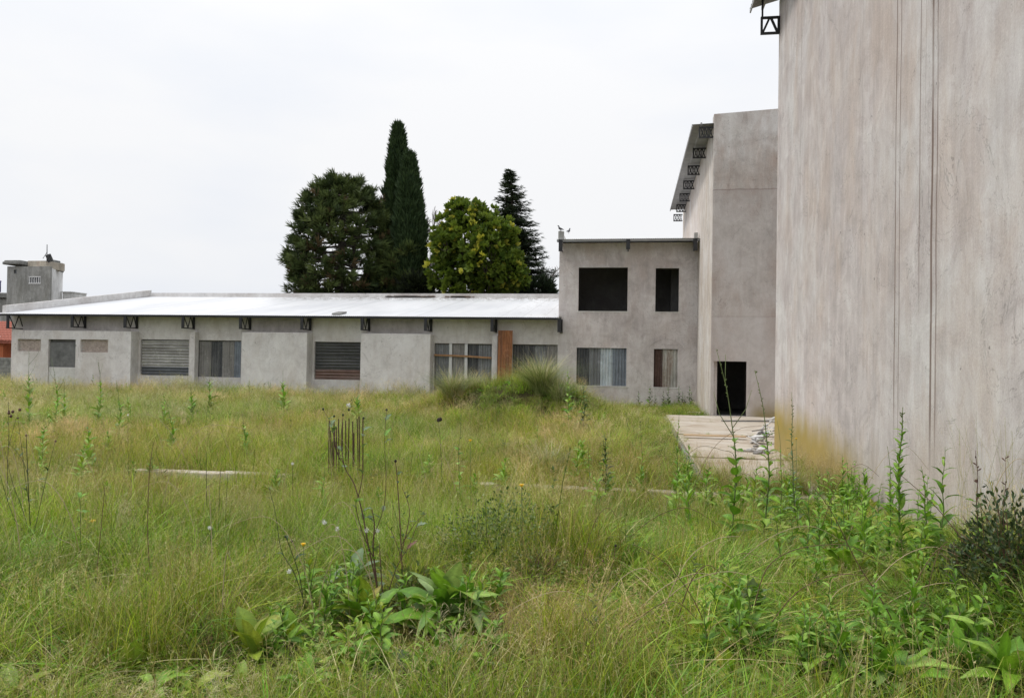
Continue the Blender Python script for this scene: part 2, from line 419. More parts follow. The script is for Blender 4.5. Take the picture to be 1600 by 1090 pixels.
def leafmat(name, mul=(1, 1, 1), inst=True, rough=.5, trans=.3, spec=.22, veins=False):
    """colour comes from the mesh (each leaf its own) times the clump's own tint"""
    m, t, p, o = newmat(name)
    a = t.nodes.new('ShaderNodeAttribute'); a.attribute_name = 'Col'; c = a.outputs['Color']
    if inst:
        b = t.nodes.new('ShaderNodeAttribute'); b.attribute_name = 'tint'; b.attribute_type = 'INSTANCER'
        c = mixc(t, 1., c, b.outputs['Color'], 'MULTIPLY')
    c = mixc(t, 1., c, mul, 'MULTIPLY')
    if veins:
        tcn = t.nodes.new('ShaderNodeTexCoord').outputs['Object']
        nn = noise(t, tcn, 18, 4, .6)
        c = mixc(t, .6, c, ramp(t, nn, [(.3, g3(.35)), (.7, g3(.65))]), 'OVERLAY')
        bump(t, p, noise(t, tcn, 45, 3, .6), .35, .006)
    t.links.new(c, p.inputs['Base Color']); p.inputs['Roughness'].default_value = rough; p.inputs['Specular IOR Level'].default_value = spec
    if trans:
        tr = t.nodes.new('ShaderNodeBsdfTranslucent'); mxs = t.nodes.new('ShaderNodeMixShader'); mxs.inputs[0].default_value = trans
        hc = mixc(t, 1., c, (1.25, 1.2, .7), 'MULTIPLY'); t.links.new(hc, tr.inputs[0])
        t.links.new(p.outputs[0], mxs.inputs[1]); t.links.new(tr.outputs[0], mxs.inputs[2]); t.links.new(mxs.outputs[0], o.inputs[0])
    return m
MAT['grass'] = leafmat('grass_blades')
MAT['leaf'] = leafmat('weed_leaves', inst=False, veins=True, trans=.25, rough=.38, spec=.35)
MAT['crown'] = leafmat('tree_leaves', inst=False, trans=.12, rough=.6)
MAT['crown_soft'] = leafmat('broad_tree_leaves', inst=False, trans=.3, rough=.5)
MAT['stemg'] = simple('green_stem', (.12, .16, .05), .6, 0, .3, 12)
MAT['stemr'] = simple('reddish_stem', (.12, .065, .05), .7, 0, .4, 12)
MAT['stemd'] = simple('dry_brown_stem', (.15, .09, .055), .85, 0, .35, 14)
MAT['stemk'] = simple('dark_green_stem', (.045, .06, .025), .7, 0, .35, 12)
MAT['stems'] = simple('straw_stem', (.42, .34, .21), .8, 0, .2, 14)
MAT['bark'] = simple('tree_bark', (.075, .062, .05), .95, 0, .4, 3)
MAT['twig'] = simple('bare_grey_twigs', (.27, .25, .24), .9, 0, .2, 3)
MAT['yellow'] = simple('yellow_petals', (.85, .55, .02), .6, 0, .1)
MAT['fluff'] = simple('white_fluff', (.8, .8, .78), .9, 0, .05)
MAT['seed'] = simple('dark_seed_head', (.03, .022, .02), .9, 0, .3)

# ------------------------------------------------------------------ terrain
def vnoise(x, y, s, seed=0):
    x = np.asarray(x, float) / s + seed * 17.3; y = np.asarray(y, float) / s + seed * 9.7
    xi = np.floor(x); yi = np.floor(y); fx = x - xi; fy = y - yi
    fx = fx * fx * (3 - 2 * fx); fy = fy * fy * (3 - 2 * fy)
    def h(a, b):
        v = np.sin(a * 127.1 + b * 311.7 + seed * 3.1) * 43758.5453; return v - np.floor(v)
    return (h(xi, yi) * (1 - fx) * (1 - fy) + h(xi + 1, yi) * fx * (1 - fy) + h(xi, yi + 1) * (1 - fx) * fy + h(xi + 1, yi + 1) * fx * fy)

def sstep(x, a, b):
    t = np.clip((x - a) / (b - a), 0, 1); return t * t * (3 - 2 * t)

MND = at(850, 600, 27.5)
def ground_z(x, y):
    x = np.asarray(x, float); y = np.asarray(y, float)
    z = -.16 + .62 * sstep(y, 10.5, 4.5)
    z = z + .10 * (vnoise(x, y, 2.4, 1) - .5) + .05 * (vnoise(x, y, .8, 2) - .5)
    z = z + 1.3 * np.exp(-(((x + 2.9) / 2.0) ** 2 + ((y - 27.5) / 2.3) ** 2)) + .85 * np.exp(-(((x + 5.6) / 2.1) ** 2 + ((y - 27.8) / 2.0) ** 2))
    z = z + .25 * np.exp(-(((x - 3.2) / .9) ** 2)) * sstep(y, 13.5, 8.5) * (y > 0)
    on = (x > 1.1) & (y > 12.6) & (y < 31); z = np.where(on, np.minimum(z, -.14), z)
    z = np.where((y > 36) & (x > -33.5), -.12, z)
    return z

def build_ground():
    def axis(a, b, st, far):
        core = np.arange(a, b + st / 2, st); e = [st * 1.5 ** k for k in range(1, 40)]; e = np.cumsum(e); e = e[e < far]
        return np.concatenate([a - e[::-1], core, b + e])
    xs = axis(-36, 8, .35, 1600); ys = axis(-6, 40, .35, 1900)
    X, Y = np.meshgrid(xs, ys); Z = ground_z(X, Y); n, k = X.shape
    v = np.stack([X.ravel(), Y.ravel(), Z.ravel()], 1); i = np.arange(n * k).reshape(n, k)
    f = np.stack([i[:-1, :-1].ravel(), i[:-1, 1:].ravel(), i[1:, 1:].ravel(), i[1:, :-1].ravel()], 1)
    tag(mesh_obj('ground', v, f, MAT['soil'], smooth=True), kind='structure')
build_ground()

def gp(px, py):
    """the point of the ground seen at a photo pixel"""
    d = ray(px, py); d = d / d[1]; y = 3.0
    while y < 60:
        p = CAMP + d * y
        if p[2] < ground_z(p[0], p[1]): return p
        y += .04
    return CAMP + d * 60

# concrete: slab in poured bays with open joints, low beam across the field
def build_slab():
    XE = 1.35
    bays = [(12.75, 17.4, -.03), (17.43, 22.35, 0.), (22.40, 26.9, .035), (26.94, YM - .01, .02)]
    root = tag(thing('concrete_slab', 'pale weathered concrete slab in poured bays in front of the dark doorway', 'slab', (XE, 12.75, -.2)), kind='structure')
    for y0, y1, z in bays:
        nx = 9; xs = np.linspace(XE, XN + 5.5 if y0 > YN else XN + .2, nx)
        b = MB(); b.box(xs[0], xs[-1] if y0 < YN - 2 else XN + 5.5, y0, y1, -.32, z)
        bevel(b.build('slab_bay', MAT['slab'], root), .02)
    e = MB(); e.box(XE - .09, XE - .015, 12.8, YM - .2, -.34, -.045)
    e.build('edge_board', MAT['rubble_dark'], root)
    # upstand beam crossing the grass
    r2 = tag(thing('foundation_beam', 'low pale concrete beam half hidden by grass across the field', 'beam', (-8.8, 12.6, -.1)), kind='structure')
    b = MB()
    x = -8.75
    while x < 1.3:
        ln = random.uniform(1.3, 2.4); x1 = min(x + ln, 1.33); dz = random.uniform(-.03, .015)
        b.box(x, x1 - .01, 12.52 + random.uniform(-.02, .02), 12.78, -.35, (.03 if x < -6.4 else .0 if -3.9 < x < -2.2 or x > -1.4 else -.09) + dz); x = x1
    bevel(b.build('beam_run', MAT['slab'], r2), .02)
build_slab()

# ------------------------------------------------------------------ walls with openings
def wall(name, mat, parent, x0, x1, z0, z1, y0, y1, holes=(), axis='y', top=None):
    """vertical wall slab between y0 (front) and y1 (back) with rectangular holes (x0,x1,z0,z1); top: function x -> z of the top edge"""
    xs = sorted({x0, x1, *[h[0] for h in holes], *[h[1] for h in holes]})
    zs = sorted({z0, z1, *[h[2] for h in holes], *[h[3] for h in holes]})
    xs = [a for a in xs if x0 - 1e-6 <= a <= x1 + 1e-6]; zs = [a for a in zs if z0 - 1e-6 <= a <= z1 + 1e-6]
    def hole(i, k):
        if i < 0 or k < 0 or i >= len(xs) - 1 or k >= len(zs) - 1: return True
        cx = (xs[i] + xs[i + 1]) / 2; cz = (zs[k] + zs[k + 1]) / 2
        return any(h[0] < cx < h[1] and h[2] < cz < h[3] for h in holes)
    b = MB(); idx = {}
    def V(i, k, y):
        key = (i, k, y)
        if key not in idx:
            zz = zs[k]
            if top and k == len(zs) - 1: zz = top(xs[i])
            p = (xs[i], y, zz) if axis == 'y' else (y, xs[i], zz)
            idx[key] = len(b.v); b.v.append(tuple(float(c) for c in p))
        return idx[key]
    for i in range(len(xs) - 1):
        for k in range(len(zs) - 1):
            if hole(i, k): continue
            b.f.append((V(i, k, y0), V(i + 1, k, y0), V(i + 1, k + 1, y0), V(i, k + 1, y0)))
            b.f.append((V(i, k, y1), V(i, k + 1, y1), V(i + 1, k + 1, y1), V(i + 1, k, y1)))
            if hole(i - 1, k): b.f.append((V(i, k, y0), V(i, k + 1, y0), V(i, k + 1, y1), V(i, k, y1)))
            if hole(i + 1, k): b.f.append((V(i + 1, k, y0), V(i + 1, k, y1), V(i + 1, k + 1, y1), V(i + 1, k + 1, y0)))
            if hole(i, k - 1): b.f.append((V(i, k, y0), V(i, k, y1), V(i + 1, k, y1), V(i + 1, k, y0)))
            if hole(i, k + 1): b.f.append((V(i, k + 1, y0), V(i + 1, k + 1, y0), V(i + 1, k + 1, y1), V(i, k + 1, y1)))
    return b.build(name, mat, parent)

def corr(name, mat, parent, x0, x1, z0, z1, y, pitch=.125, amp=.02, horiz=False, lean=0., ragged=0.):
    """corrugated sheet in the plane y; horiz: ribs run sideways"""
    a0, a1 = (z0, z1) if horiz else (x0, x1); n = max(8, int((a1 - a0) / pitch * 6))
    u = np.linspace(a0, a1, n + 1); wv = amp * np.sin((u - a0) / pitch * 2 * math.pi)
    v = []
    for s in (0, 1):
        for q, ww in zip(u, wv):
            if horiz: v.append(((x0, x1)[s], y + ww, q))
            else: v.append((q, y + ww + (lean * (1 if s == 0 else 0)), (z0, z1)[s] + (random.uniform(-ragged, ragged) if s and ragged else 0)))
    f = [(i, i + 1, i + n + 2, i + n + 1) for i in range(n)]
    return mesh_obj(name, v, f, mat, parent, smooth=True)

# ------------------------------------------------------------------ low building
XL = float(at(19, 487, YW)[0]); XR = float(at(873, 480, YW)[0])
EAVE_Y, BACK_Y = YW - 1.0, 48.3
ZE, ZB = 3.98, 5.95          # roof: eave and back heights
def X1(px, py=540, Y=YW): return float(at(px, py, Y)[0])
def Z1(px, py, Y=YW): return float(at(px, py, Y)[2])

def low_building():
    root = thing('low_building', 'long unfinished single storey grey building with pale corrugated roof and boarded openings', 'building', (XL, YW, 0))
    G = -.3
    W = MAT['wall_low']
    # openings in the recessed wall
    def rect(x0, x1, y0, y1, Y=YW):
        xm = (x0 + x1) / 2
        return (X1(x0, (y0 + y1) / 2, Y), X1(x1, (y0 + y1) / 2, Y), Z1(xm, y1, Y), Z1(xm, y0, Y))
    hA = rect(219, 295, 530.3, 586.5); hB = rect(307.5, 376.5, 531.5, 589)
    hC = rect(491, 563, 534, 593); hD = rect(677.7, 768, 536.5, 640); hD = (hD[0], hD[1], -.1, hD[3])
    hE = rect(800, 878, 538, 640); hE = (hE[0], min(hE[1], XR - .02), -.1, hE[3])
    wall('wall', W, root, XL, XR, G, ZE + .12, YW, YW + .2, [hA, hB, hC, hD, hE])
    # projecting bays
    x0, x1 = X1(18.8, 560, YB), X1(204, 560, YB); zt = Z1(110, 516.5, YB)
    h1 = rect(27.5, 63.8, 529.6, 548.3, YB); h2 = rect(75, 117.6, 530, 600, YB); h2 = (h2[0], h2[1], G + .02, h2[3]); h3 = rect(125.6, 168.8, 530.3, 550.3, YB)
    wall('bay', W, root, x0, x1, G, zt, YB, YB + .22, [h1, h2, h3])
    t = MB(); t.box(x0, x1, YB + .22, YW - .003, zt - .15, zt); t.box(x1 - .2, x1, YB + .22, YW - .003, G, zt - .15)
    t.box(x0, x0 + .2, YB + .22, YW - .003, G, zt - .15); t.build('bay_return', W, root)
    # door recess: dark board above, pale cement patch below
    zc = Z1(96, 573.5, YB)
    b = MB(); b.box(h2[0] + .04, h2[1] - .03, YB + .10, YB + .14, zc, h2[3] - .16); b.build('infill_board', MAT['board'], root)
    b = MB(); b.box(h2[0], h2[1], YB + .06, YB + .2, G, zc - .004); bevel(b.build('cement_patch', MAT['patch'], root), .02)
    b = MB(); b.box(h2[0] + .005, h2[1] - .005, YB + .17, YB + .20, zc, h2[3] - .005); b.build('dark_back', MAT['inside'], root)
    for h in (h1, h3):                       # bricked-up vents
        wn = MB(); wn.box(h[0], h[1], YB + .13, YB + .2, h[2], h[3]); wno = wn.build('bricked_window', MAT['mortar'], root)
        b = MB(); nz = 7; hz = (h[3] - h[2]) / nz
        for k in range(nz):
            x = h[0] + .01 + (.12 if k % 2 else 0)
            while x < h[1] - .06:
                xe = min(x + .24, h[1] - .01); b.box(x, xe, YB + .108 + random.uniform(0, .012), YB + .131, h[2] + k * hz + .008, h[2] + (k + 1) * hz - .008); x = xe + .015
        o = b.build('brick_course', MAT['brick'], wno); o['kind'] = 'stuff'
    for (pa, pb, py, Y_) in ((377, 479.3, 519, YB), (563.2, 672, 521, YB)):
        xa, xb = X1(pa, 560, Y_), X1(pb, 560, Y_); z = Z1((pa + pb) / 2, py, Y_)
        b = MB(); b.box(xa, xb, Y_, YW - .003, G, z); bevel(b.build('bay', MAT['wall_low'], root), .03)
    for (pa, pb, py) in ((295.5, 304, 518), (768.5, 777, 524)):     # pilasters
        Yp = YW - .38; xa, xb = X1(pa, 560, Yp), X1(pb, 560, Yp)
        b = MB(); b.box(xa, xb, Yp, YW - .003, G, Z1(pa, py, Yp)); bevel(b.build('pilaster', W, root), .02)
    # darker strips above the bays put the eave shade into the colour
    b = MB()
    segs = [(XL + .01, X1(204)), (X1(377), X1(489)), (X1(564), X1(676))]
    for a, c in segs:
        b = MB(); b.box(a, c, YW - .012, YW - .002, zt - .05, ZE + .02); b.build('eave_shade_strip', MAT['wall_eave_shade'], root)
    # windows
    def window(h, pcs, label=None, frame=True):
        d = .12; fr = MB(); s = .045
        fr.box(h[0], h[1], YW + d, YW + d + .05, h[3] - s, h[3]); fr.box(h[0], h[0] + s, YW + d, YW + d + .05, h[2], h[3] - s)
        fr.box(h[1] - s, h[1], YW + d, YW + d + .05, h[2], h[3] - s)
        wo = fr.build('window', MAT['frame'], root)
        if label: wo['label'] = label
        for (a, b_, m, lab) in pcs:
            xa = h[0] + (h[1] - h[0]) * a; xb = h[0] + (h[1] - h[0]) * b_
            o = corr('sheet', MAT[m], wo, xa, xb, h[2] + .005, h[3] - .06, YW + d - random.uniform(0, .04), pitch=.13, amp=.024, ragged=.02)
            if lab: o['label'] = lab
        return wo
    def shutter(h, rows, label):
        fr = MB(); fr.box(h[0] - .0, h[1], YW + .15, YW + .19, h[2], h[3]); wo = fr.build('window', MAT['inside'], root); wo['label'] = label
        for (a, b_, m) in rows:
            za = h[2] + (h[3] - h[2]) * a; zb = h[2] + (h[3] - h[2]) * b_
            corr('shutter_panel', MAT[m], wo, h[0] + .03, h[1] - .02, za, zb, YW + .10, pitch=.15, amp=.035, horiz=True)
        return wo
    shutter(hA, [(0, .24, 's_shutb'), (.24, .98, 's_shut')], 'window closed by a pale ribbed shutter')
    window(hB, [(0, .31, 's_mid', 'dull grey sheet'), (.3, .57, 's_dark', 'dark peeling sheet'), (.56, .83, 's_mid', None), (.82, 1, 's_blue', 'dark bluish sheet')])
    shutter(hC, [(0, .27, 's_shutr'), (.27, .62, 's_shutd'), (.62, .97, 's_shutd')], 'window closed by a dark shutter with rusty foot')
    wD = window(hD, [(0, .28, 's_grey', None), (.31, .54, 's_mid', None), (.59, .76, 's_dark', 'dark sheet'), (.74, 1, 's_grey', None)])
    for u in (.285, .555):
        b = MB(); x = hD[0] + (hD[1] - hD[0]) * u; b.box(x - .07, x + .07, YW + .02, YW + .07, hD[2], hD[3] - .01); b.build('post', MAT['pvc'], wD)
    b = MB(); zz = Z1(722, 556, YW); b.bar((hD[0] + .01, YW - .015, zz + .03), ((hD[0] + hD[1]) / 2 + .1, YW - .015, zz), .05, .09)
    b.bar(((hD[0] + hD[1]) / 2 + .1, YW - .015, zz), (hD[1] - .01, YW - .02, zz - .07), .05, .09); b.build('batten', MAT['wood'], wD)
    window(hE, [(0, .5, 's_dark', 'dark streaked sheet'), (.49, .76, 's_grey', None), (.74, 1, 's_mid', None)])
    o = corr('leaning_sheet', MAT['s_rust'], root, X1(777.5, 550, YB), X1(800, 550, YB), -.1, Z1(788, 516, YB), YB + .1, pitch=.13, amp=.025, lean=-.15)
    o['label'] = 'tall rusted sheet leaning against the wall'
    # parapets
    b = MB()
    b.prism([(EAVE_Y + .35, ZE - .02), (BACK_Y, ZB + .02), (BACK_Y, ZB + .42), (EAVE_Y + .35, ZE + .47)], XL, XL + .2, 'x')
    b.build('parapet', MAT['patch'], root)
    b = MB(); b.box(XL + .2, XR, BACK_Y - .2, BACK_Y, ZB - .1, ZB + .22); b.build('parapet', MAT['patch'], root)
    # leaf litter along the foot of the back parapet
    b = MB()
    for i in range(120):
        u = random.random(); px = 635 + 34 * random.gauss(0, .45) if random.random() < .6 else 715 + 22 * random.gauss(0, .5)
        x = X1(px, 466, 47.9); s = random.uniform(.05, .14); b.box(x - s, x + s, 47.85, 48.05, ZB - .02, ZB + random.uniform(.0, .05))
    o = b.build('leaf_litter', MAT['stemd'], root); o['kind'] = 'stuff'
    # end and back walls
    b = MB(); b.prism([(YW + .2, G), (BACK_Y, G), (BACK_Y, ZB), (YW + .2, ZE + .12)], XL, XL + .18, 'x')
    b.box(XL + .18, XR, BACK_Y - .2, BACK_Y, G, ZB - .11); b.build('wall', W, root)
    # roof
    X0 = XL - .25
    def rz(y): return ZE + (ZB - .05 - ZE) * (y - EAVE_Y) / (BACK_Y - EAVE_Y)
    n = int((XR - .02 - X0) / .1 * 4); xs = np.linspace(X0, XR + .1, n + 1); wv = .013 * np.sin((xs - X0) / .1 * 2 * math.pi)
    ys = np.linspace(EAVE_Y - .02, BACK_Y - .2, 8)
    xs2 = np.where((xs[None, :] < XL + .2) & (ys[:, None] > EAVE_Y + .3), XL + .2, xs[None, :])
    xs2 = np.minimum(xs2, np.where(ys[:, None] > YW - .3, XR - .005, XR + .1))
    v = np.stack([xs2, np.repeat(ys[:, None], n + 1, 1), rz(ys)[:, None] + wv[None, :] + .03], 2).reshape(-1, 3)
    i = np.arange(8 * (n + 1)).reshape(8, n + 1)
    f = np.stack([i[:-1, :-1].ravel(), i[:-1, 1:].ravel(), i[1:, 1:].ravel(), i[1:, :-1].ravel()], 1)
    rf = mesh_obj('roof', v, f, MAT['roof'], root)
    b = MB(); b.bar((X0 + .1, EAVE_Y + .06, ZE - .04), (XR + .05, EAVE_Y + .06, ZE - .04), .05, .08); b.bar((X0 + .1, EAVE_Y + .6, ZE + .05), (XR - .02, EAVE_Y + .6, ZE + .05), .05, .08)
    b.build('purlin', MAT['steel'], rf)
    p = at(527, 486, EAVE_Y + .5); b = MB(); b.prism([(EAVE_Y + .35, rz(EAVE_Y + .35) + .05), (EAVE_Y + 1.2, rz(EAVE_Y + 1.2) + .05), (EAVE_Y + 1.2, rz(EAVE_Y + 1.2) + .14), (EAVE_Y + .35, rz(EAVE_Y + .35) + .13)], p[0] - .22, p[0] + .22, 'x')
    b.build('skylight_cap', MAT['tank'], rf)
    # lattice brackets under the eave
    for px in (12.5, 113, 195.5, 286, 376, 472, 566, 665, 769, 873.5):
        x = X1(px, 505, EAVE_Y + .06); z1 = ZE - .01; z0 = z1 - .64 + (.0 if px > 100 else -.1); b = MB()
        b.box(x - .07, x + .07, EAVE_Y + .02, EAVE_Y + .08, z0, z1)
        ye = YW + .1 if px < 20 else YW - .02
        b.box(x + .02, x + .07, EAVE_Y + .08, ye, z0, z0 + .05); b.bar((x, EAVE_Y + .08, z1 - .03), (x, ye, z1 + .1), .05, .05)
        ya, yb, yc = EAVE_Y + .1, EAVE_Y + .46, ye - .06
        b.bar((x + .03, ya, z1 - .05), (x + .03, yb, z0 + .05), .035); b.bar((x + .03, yb, z0 + .05), (x + .03, (yb + yc) / 2, z1 + .03), .035); b.bar((x + .03, (yb + yc) / 2, z1 + .03), (x + .03, yc, z0 + .05), .035)
        b.box(x - .03, x + .09, ye - .05, ye, z0 - .01, z1)
        b.build('bracket', MAT['steel'], root)
    return root
low_building()

# ------------------------------------------------------------------ two-storey block
def two_storey():
    root = thing('two_storey_block', 'unfinished two storey grey block with black empty upper openings and sheeted lower windows', 'building', (XR, YW, 0))
    XE = XS - .005; G = -.2; ZT = Z1(980, 374, YW - .9) - .02
    def rect(x0, x1, y0, y1):
        xm = (x0 + x1) / 2; ym = (y0 + y1) / 2; return (X1(x0, ym), X1(x1, ym), Z1(xm, y1), Z1(xm, y0))
    a = rect(903.8, 980.6, 417.8, 486); b_ = rect(1024.2, 1060.8, 418.8, 487); c = rect(900.6, 978.6, 543.3, 602.4); d = rect(1021.4, 1058.8, 545, 604.8)
    Wm = MAT['wall_two']
    wall('wall', Wm, root, XR, XE, G, ZT, YW, YW + .22, [a, b_, c, d])
    b = MB(); b.box(XR, XR + .2, YW + .22, YW + 11, G, ZT); b.box(XR + .2, XE, YW + 10.8, YW + 11, G, ZT); b.box(XE - .15, XE, YW + .22, YW + 10.8, G, ZT); b.build('wall', Wm, root)
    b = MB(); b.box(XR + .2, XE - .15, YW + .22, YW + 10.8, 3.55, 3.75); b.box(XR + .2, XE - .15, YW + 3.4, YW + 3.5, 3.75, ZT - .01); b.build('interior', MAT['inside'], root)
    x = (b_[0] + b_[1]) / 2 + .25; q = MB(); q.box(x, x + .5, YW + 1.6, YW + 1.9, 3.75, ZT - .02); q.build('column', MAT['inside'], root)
    # thin plaster lips round the openings
    for h in (a, b_, c, d):
        s = .022; q = MB(); q.box(h[0] - .05, h[1] + .05, YW - .006, YW + .05, h[3], h[3] + s); q.build('opening_trim', MAT['patch'], root); q = MB(); q.box(h[0] - .05, h[1] + .05, YW - .02, YW + .05, h[2] - .05, h[2])
        q.build('opening_trim', MAT['patch'], root)
    # arched crack of newer plaster over the small lower window
    q = MB(); n = 14; pts = [(d[0] - .25 + (d[1] - d[0] + .5) * i / n, YW - .004, d[3] + .05 + .42 * math.sin(math.pi * i / n) ** .8) for i in range(n + 1)]
    q.tube(pts, .012, 4); q.build('plaster_ridge', Wm, root)
    def win(h, pcs):
        fr = MB(); s = .05; fr.box(h[0], h[1], YW + .14, YW + .18, h[3] - s, h[3]); fr.box(h[0], h[0] + s, YW + .14, YW + .18, h[2], h[3] - s); fr.box(h[1] - s, h[1], YW + .14, YW + .18, h[2], h[3] - s)
        wo = fr.build('window', MAT['frame'], root)
        for (u, v, m, lab) in pcs:
            o = corr('sheet', MAT[m], wo, h[0] + (h[1] - h[0]) * u, h[0] + (h[1] - h[0]) * v, h[2] + .002, h[3] - .02, YW + .12 - random.uniform(0, .03), pitch=.14, amp=.03)
            if lab: o['label'] = lab
    win(c, [(0, .25, 's_dark', 'dark grey sheet'), (.23, .48, 's_grey', None), (.46, .73, 's_pale', 'pale peeling sheet'), (.72, 1, 's_blue', 'bluish sheet')])
    win(d, [(0, .36, 's_red', 'dark red sheet'), (.3, 1, 's_rusty', 'pale sheet with rust')])
    # roof with eave sheet, fascia and brackets
    x0, x1 = XR - .05, XE + .0; ye = YW - .9; ze = Z1(980, 373, ye)
    n = int((x1 - x0) / .1 * 6); xs = np.linspace(x0, x1, n + 1); wv = .014 * np.sin((xs - x0) / .1 * 2 * math.pi); ys = [ye - .05, YW + 11]
    v = [(xx, y, ze + (y - ye) * .04 + q) for y in ys for xx, q in zip(xs, wv)]
    rf = mesh_obj('roof', v, [(i, i + 1, i + n + 2, i + n + 1) for i in range(n)], MAT['roof'], root)
    b = MB(); b.box(x0, x1, ye, ye + .05, ze - .11, ze - .03); b.build('gutter', MAT['soffit'], rf)
    b = MB(); b.box(x0, x1, ye + .3, ye + .36, ze - .09, ze - .015); b.build('purlin', MAT['steel'], rf)
    for px in (876, 981.5, 1086.5):
        x = X1(px, 380, ye); b = MB(); hh = .56; wd = .09
        b.box(x - wd, x + wd, ye - .03, ye + .03, ze - hh + (.08 if px == 981.5 else 0), ze - .02); b.box(x - .03, x + .03, ye + .03, YW, ze - hh + .1, ze - hh + .15)
        b.bar((x, ye + .05, ze - .08), (x, YW - .3, ze - hh + .12), .04); b.bar((x, YW - .3, ze - hh + .12), (x, YW, ze - .06), .04); b.build('bracket', MAT['steel'], root)
    # side parapets
    b = MB(); pz = Z1(876, 364, YW - .4); b.prism([(YW - .55, ze - .05), (YW - .55, pz + .08), (YW + 2, pz + .02), (YW + 11, ze + .6), (YW + 11, ze)], XR, XR + .16, 'x'); b.build('parapet', MAT['patch'], root)
    b = MB(); b.box(XR + .0, XR + .26, YW - .75, YW - .56, ze + .03, pz + .02); b.build('parapet_end', MAT['house_grey'], root); b = MB(); b.box(XE - .22, XE - .06, YW - .5, YW - .2, ze + .04, ze + .32); b.build('parapet_end', MAT['house_grey'], root)
    return XR, pz + .02
PX, PZ = two_storey()

def pigeon(loc, rz, label, head):
    b = MB()
    o = thing('pigeon', label, 'pigeon', loc, 'pigeons on the parapet')
    b.tube([(-.17, 0, .10), (-.10, 0, .115), (-.05, 0, .13), (.02, 0, .145), (.07, 0, .17), (.09, 0, .22), (.095, 0, .26), (.12, 0, .285), (.145, 0, .283), (.17, 0, .275)],
           [.012, .022, .045, .06, .055, .036, .026, .032, .024, .004], 8)
    b.build('body', MAT['bird'], o, True, world=False)
    for s in (-1, 1):
        c = MB(); c.tube([(.01, .02 * s, .1), (.015, .022 * s, 0)], .005, 4); c.build('leg', MAT['stemr'], o, world=False)
        c = MB(); c.tube([(-.15, .02 * s, .11), (-.05, .05 * s, .135), (.04, .05 * s, .155)], [.004, .026, .016], 6); c.build('wing', MAT['bird'], o, True, world=False)
    o.rotation_euler = (0, 0, rz); o.scale = (.95,) * 3
pz = float(PZ)
pigeon((XR + .1, YW - .65, pz), R_(200), 'grey pigeon facing left on the corner of the two storey parapet', 0)
pigeon((XR + .42, YW - .1, pz - .02), R_(60), 'grey pigeon perched just right of the parapet corner', 0)

